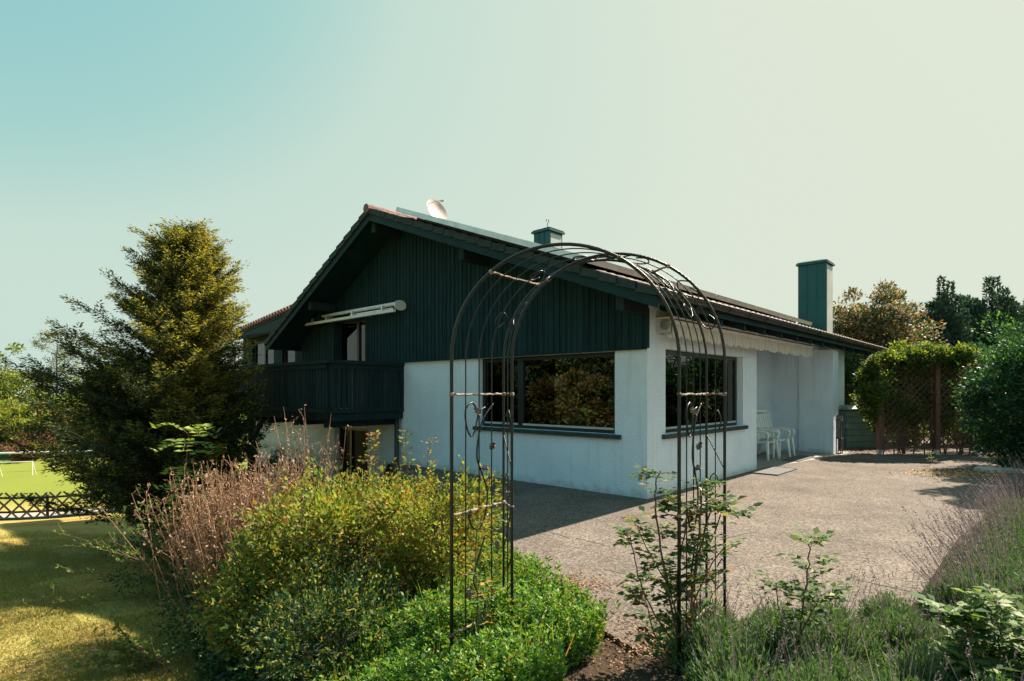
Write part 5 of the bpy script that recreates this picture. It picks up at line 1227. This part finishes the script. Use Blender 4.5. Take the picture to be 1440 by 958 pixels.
# ---- climber on the trellis
def climber():
    r = np.random.default_rng(101); root = empty('ivy', (10.5, 14.5, 0), 0, 'dense climber covering the trellis with a sunlit yellow-green top', 'climber')
    Ps = []; Ds = []
    def blob(n, c, s, shell=.0):
        d = sph(n)*(r.random((n, 1))**.4)*np.array(s); Ps.append(np.array(c)+d); q = d/np.array(s); Ds.append(unit(q*.7+r.normal(size=(n, 3))*.6+np.array([0, 0, .1])))
    for k in range(46):                                         # rounded head along the top
        x = -1.35+2.35*r.random(); blob(520, (x, .10+.22*r.normal()*.6, 2.42+.17*r.normal()*.6-(.35*max(0, -.8-x))), (.30, .30, .22))
    for k in range(120):                                        # body behind the lattice
        x = -1.25+2.0*r.random(); blob(260, (x, .22+.12*r.normal(), .75+1.6*r.random()), (.28, .16, .3))
    for k in range(30):                                         # left side spilling
        blob(200, (-1.38+.14*r.normal()*.7, .15+.25*r.normal(), .9+1.45*r.random()**.8), (.18, .22, .22))
    P = np.concatenate(Ps); D = np.concatenate(Ds); kx = (P[:, 1] > .02) | (P[:, 2] > 2.35) | (r.random(len(P)) < .14) | (P[:, 0] < -1.3); P = P[kx]; D = D[kx]
    L = .062*(.6+.8*r.random(len(P))); V, Q = leafgeo(P, D, L, L*.7, .2); np_mesh('leaves', V, Q, [L_IVY, L_DEEP], root, (r.random(len(P)) < .3).astype(int))
    b = MB(); rn = random.Random(3)
    for k in range(26):
        x = rn.uniform(-1.3, 1.2); b.tube([(x, .08, 0), (x+rn.uniform(-.2, .2), .07, .9), (x+rn.uniform(-.3, .3), .08, 1.8), (x+rn.uniform(-.4, .4), .1, 2.5)], [.018, .013, .01, .005], 5, False)
    b.build('stems', M_TWIG, root)
climber()
def upright(name, loc, h, rad, n, leaf, mats, label, seed, plumes=14, cat='shrub', group=None, fr=None, lw=.3, droop=0):
    """bundle of upright plumes: column conifers and shooting shrubs"""
    r = np.random.default_rng(seed); rn = random.Random(seed); root = empty(name, loc, 0, label, cat, group); P = []; D = []; b = MB()
    b.tube([(0, 0, -.1), (0, 0, h*.7)], [.04+.02*h, .01], 7)
    for k in range(plumes):
        a = rn.uniform(0, 6.28); q = rn.random()**.6*rad; hh = h*(1-.35*(q/rad)**1.5)*rn.uniform(.82, 1.0); c = np.array([math.cos(a)*q, math.sin(a)*q, 0]); pr = rad*rn.uniform(.26, .42)*(1.45 if 'conifer' in cat else 1)
        m = n//plumes; t = r.random(m)**.85; w_ = pr*np.clip(1.05-t, .03, 1)**.6*(t*4).clip(0, 1); an = r.random(m)*6.28; s_ = r.random(m)**.35
        s_ *= (.72+.28*np.sin(t*h*5+k+2*np.sin(an*2+k)))
        P.append(c*(.75+.35*t[:, None])+np.stack([np.cos(an)*w_*s_, np.sin(an)*w_*s_, hh*t], -1)); D.append(np.stack([np.cos(an)*.8, np.sin(an)*.8, .9+0*t-droop], -1)+r.normal(size=(m, 3))*.4)
        b.tube([tuple(c*.6), (c[0], c[1], hh*.9)], [.03, .004], 5, False)
    P = np.concatenate(P); D = np.concatenate(D); L = leaf*(.6+.8*r.random(len(P))); V, Q = leafgeo(P, D, L, L*lw, .15)
    mi = r.choice(len(mats), size=len(P), p=np.array(fr)/sum(fr)) if isinstance(mats, list) and fr else None
    b.build('trunk', M_BARK, root); np_mesh('crown', V, Q, mats, root, mi); return root
# right hand side
shrub('green_shrub', (10.75, 11.6, -.02), (1.15, 1.2, 1.32), 40000, .075, [L_DEEP, L_GREEN], 'big leafy green shrub at the right edge beside the trellis', 'shrub', clumps=170, crad=.30, seed=111, fr=[.93, .07], aspect=.6, shell=.6)
shrub('green_shrub', (13.6, 14.8, -.02), (1.6, 1.5, 1.55), 26000, .09, [L_DEEP, L_GREEN], 'green shrub partly hidden behind the big right shrub', 'shrub', clumps=120, crad=.36, seed=112, fr=[.8, .2], aspect=.6, shell=.6)
upright('shooting_shrub', (12.3, 17.5, 0), 3.45, 1.25, 12000, .10, [L_LIME, L_OLIVE], 'bright green upright shoots rising behind the trellis', 113, 26, fr=[.7, .3], lw=.4)
upright('shooting_shrub', (13.9, 17.3, 0), 3.2, 1.0, 8000, .10, [L_LIME, L_OLIVE], 'bright green upright shoots behind the trellis, closer to the right shrub', 114, 18, fr=[.6, .4], lw=.4)
tree('flowering_tree', (13.7, 21.8, 0), 5.3, (1.95, 1.9, 2.25), 3.15, 34000, .115, [L_FLOW, L_OCHRE, L_DEEP], 'broad blossoming tree with cream and brown crown beside the tall chimney', clumps=170, crad=.42, seed=121, fr=[.36, .30, .34], r0=.14)
tree('dark_tree', (11.3, 21.0, 0), 3.7, (1.3, 1.2, 1.6), 1.9, 18000, .11, [L_DEEP, L_OLIVE], 'dark tree under the far end of the roof behind the compost bin', clumps=90, crad=.4, seed=122, fr=[.6, .4])
for i, (px, d, top, rad, lb, sd) in enumerate(((1322, 26, 386, 1.25, 'dark blue-green columnar conifer, left of the group behind the trellis', 131), (1355, 27, 396, 1.3, 'dark blue-green conifer in the middle of the group', 132), (1395, 27, 384, 1.5, 'dark blue-green conifer right of the group, tallest near the picture edge', 133), (1378, 28.5, 394, 1.5, 'dark conifer filling the gap between the two tallest of the group', 136), (1436, 28, 405, 1.4, 'dark blue-green conifer at the right picture edge', 134), (1298, 28, 425, .8, 'short dark conifer next to the blossoming tree', 135))):
    upright('cypress_tree', ((px-720)/808*d, d, 0), CAMZ+(550-top)/808*d, rad, 34000, .14, [L_CONI, L_DEEP], lb, sd, 24, 'conifer', 'dark conifers behind the trellis', [.8, .2], .45)
for i, (x, y, rx, h, lb) in enumerate(((8.8, 25.5, 2.2, 1.6, 'far hedge shrub behind the house end'), (16.5, 25, 2.4, 2.0, 'hedge shrub closing the garden behind the blossoming tree'), (19, 22, 2.4, 1.7, 'hedge shrub closing the garden at far right'), (17.5, 18.5, 2.0, 1.5, 'hedge shrub behind the right shrubs'))):
    shrub('hedge_shrub', (x, y, 0), (rx, 1.4, h), 9000, .14, [L_DEEP, L_OLIVE], lb, 'hedge', 'hedge shrubs behind the garden', clumps=70, crad=.5, seed=140+i, fr=[.7, .3], aspect=.6, shell=.5)
shoot((8.95, 12.3, 0), .28, (.02, 0), [L_LIMEY, L_LIME], 'tiny pale seedling in front of the trellis', 26, .05, 151, 'seedling', .004, .6, 'seedling')
# pale stones edging the right bed
for i, (px, py, w_, lb) in enumerate(((1392, 663, .26, 'flat pale stone at the patio edge, left of the pair'), (1425, 664, .22, 'flat pale stone at the patio edge, right of the pair'))):
    p = px_ground(px, py); b = MB(); rn = random.Random(i); n = 12; ring = [(w_*(1+.18*rn.uniform(-1, 1))*math.cos(a), .17*(1+.2*rn.uniform(-1, 1))*math.sin(a)) for a in np.linspace(0, 6.28, n+1)[:-1]]
    b.add([(x, y, -.02) for x, y in ring]+[(x, y, .06) for x, y in ring]+[(x*.8, y*.8, .085+rn.uniform(-.01, .01)) for x, y in ring], [(j, (j+1) % n, n+(j+1) % n, n+j) for j in range(n)]+[(n+j, n+(j+1) % n, 2*n+(j+1) % n, 2*n+j) for j in range(n)]+[tuple(range(2*n, 3*n))])
    o = b.build('stone', M_STONE); o.location = p; tag(o, lb, 'stone', 'pale edging stones')

# ---- far trees on the left, beyond the field
def FX(px, d): return (px-720)/808*d
far = [  # px, depth, top px y, half width px, leaf mats, fractions, label, seed
 (8, 40, 487, 46, [L_OLIVE, L_LIME], [.6, .4], 'airy pale green tree at the left picture edge', 1),
 (48, 42, 545, 30, [L_DEEP, L_OLIVE], [.5, .5], 'low dark green tree below the bare tree', 2),
 (18, 37, 560, 38, [L_LIME, L_OCHRE], [.7, .3], 'yellow-green bushy tree at the field edge', 3),
 (92, 46, 548, 26, [L_DEEP, L_CONI], [.6, .4], 'dull dark tree right of the bare tree', 4),
 (78, 38, 570, 24, [L_OCHRE, L_OLIVE], [.6, .4], 'ochre brown tree at the field edge', 5),
 (112, 44, 532, 34, [L_LIME, L_OLIVE], [.6, .4], 'pale green tree showing behind the conifer branches', 6),
 (150, 40, 560, 40, [L_OLIVE, L_LIME], [.5, .5], 'olive tree mostly hidden behind the conifer', 7),
 (200, 45, 555, 46, [L_OLIVE, L_DEEP], [.5, .5], 'olive tree glimpsed through the conifer', 8),
 (275, 48, 545, 60, [L_OLIVE, L_LIME], [.5, .5], 'far tree between the conifer and the balcony', 9),
 (-45, 42, 520, 60, [L_OLIVE, L_LIME], [.5, .5], 'broad tree cut off by the left picture edge', 10)]
for px, d, top, hw_, mt, fr, lb, sd in far:
    h = CAMZ+(550-top)/808*d+2.75; rx = hw_/808*d
    tree('deciduous_tree', (FX(px, d), d, -2.75), h, (rx, rx, h*.42), h*.56, 9000, .17, mt, lb, 'tree', 'trees beyond the sports field', 70, rx*.26, 200+sd, .12, 14, .6, .45, fr=fr)
b = MB(); th = empty('bare_tree', (FX(80, 43), 43, -2.75), 0, 'slender nearly bare tree standing above the others at left', 'tree')
tips = branches(b, (0, 0, 0), 7.9, .12, 26, 2.2, .5, 77, 3, zfrac=.45); b.build('trunk', M_BARK, th)
P = np.array([tuple(t) for t in tips]); P = np.repeat(P, 7, 0)+rng.normal(size=(len(P)*7, 3))*.12
V, Q = leafgeo(P, rng.normal(size=P.shape), .11, .06, .2); np_mesh('crown', V, Q, L_OLIVE, th)
shrub('copper_bush', (FX(42, 35), 35, -2.75), (1.1, 1.0, .9), 5000, .14, [L_RED, L_OLIVE], 'small coppery red bush among the trees beyond the field', 'bush', clumps=40, crad=.3, seed=231, fr=[.8, .2])
for i, (px, d, rr) in enumerate(((-20, 38.5, 2.6), (30, 39, 2.2), (75, 40, 2.2), (125, 40, 2.4), (180, 42, 2.8), (245, 43, 3.0), (310, 44, 3.2))):
    shrub('field_hedge', (FX(px, d), d, -2.75), (rr, 1.2, 1.15), 6500, .15, [L_OLIVE, L_DEEP, L_OCHRE], 'rounded shrub of the hedge row behind the green barrier', 'hedge', 'hedge row behind the barrier', clumps=60, crad=.45, seed=240+i, fr=[.45, .4, .15], aspect=.6, shell=.5)
# trees left of the frame that the gable window mirrors
for i, (x, y, h, rx, mt, fr, lb) in enumerate((
   (-12.5, 7.2, 3.6, 1.8, [L_OLIVE, L_OCHRE, L_RED], [.6, .25, .15], 'orange-leaved tree left of the lawn, seen mirrored in the gable window'),
   (-11.5, 3.4, 4.6, 2.2, [L_DEEP, L_OLIVE], [.5, .5], 'green tree left of the lawn, seen mirrored in the gable window'),
   (-9.0, -.6, 4.4, 2.2, [L_DEEP, L_GREEN], [.5, .5], 'leafy green tree left behind the camera, mirrored in the gable window'),
   (-16, 10.8, 4.5, 2.2, [L_DEEP, L_OLIVE], [.7, .3], 'dark tree left of the lawn, mirrored at the window mullion'),
   (-17, 5, 6.5, 3.0, [L_OLIVE, L_DEEP], [.5, .5], 'second row olive tree mirrored in the gable window'),
   (-19, 9.5, 6.5, 3.0, [L_DEEP, L_OLIVE], [.5, .5], 'tall dark tree in the second row left of the lawn'),
   (-16, .0, 7.0, 3.2, [L_DEEP, L_OLIVE], [.5, .5], 'tall green tree left behind the lawn'))):
    tree('offframe_tree', (x, y, float(gz(x, y))), h, (rx, rx, h*.45), h*.52, 14000, .15 if h < 6 else .24, mt, lb, 'tree', None, 90, rx*.24, 300+i, .1, 14, .6, .5, fr=fr)

tree('offframe_tree', (13.6, 12.4, 0), 7.4, (.85, .85, .85), 6.4, 11000, .11, [L_DEEP, L_GREEN], 'tall tree added out of view past the right picture edge to shade the slabs', 'tree', None, 50, .28, 331, .11, 12, .6, .5, fr=[.7, .3], lean=(-1.6, -.5))  # tree added outside the view, its crown placed to shadow the slabs
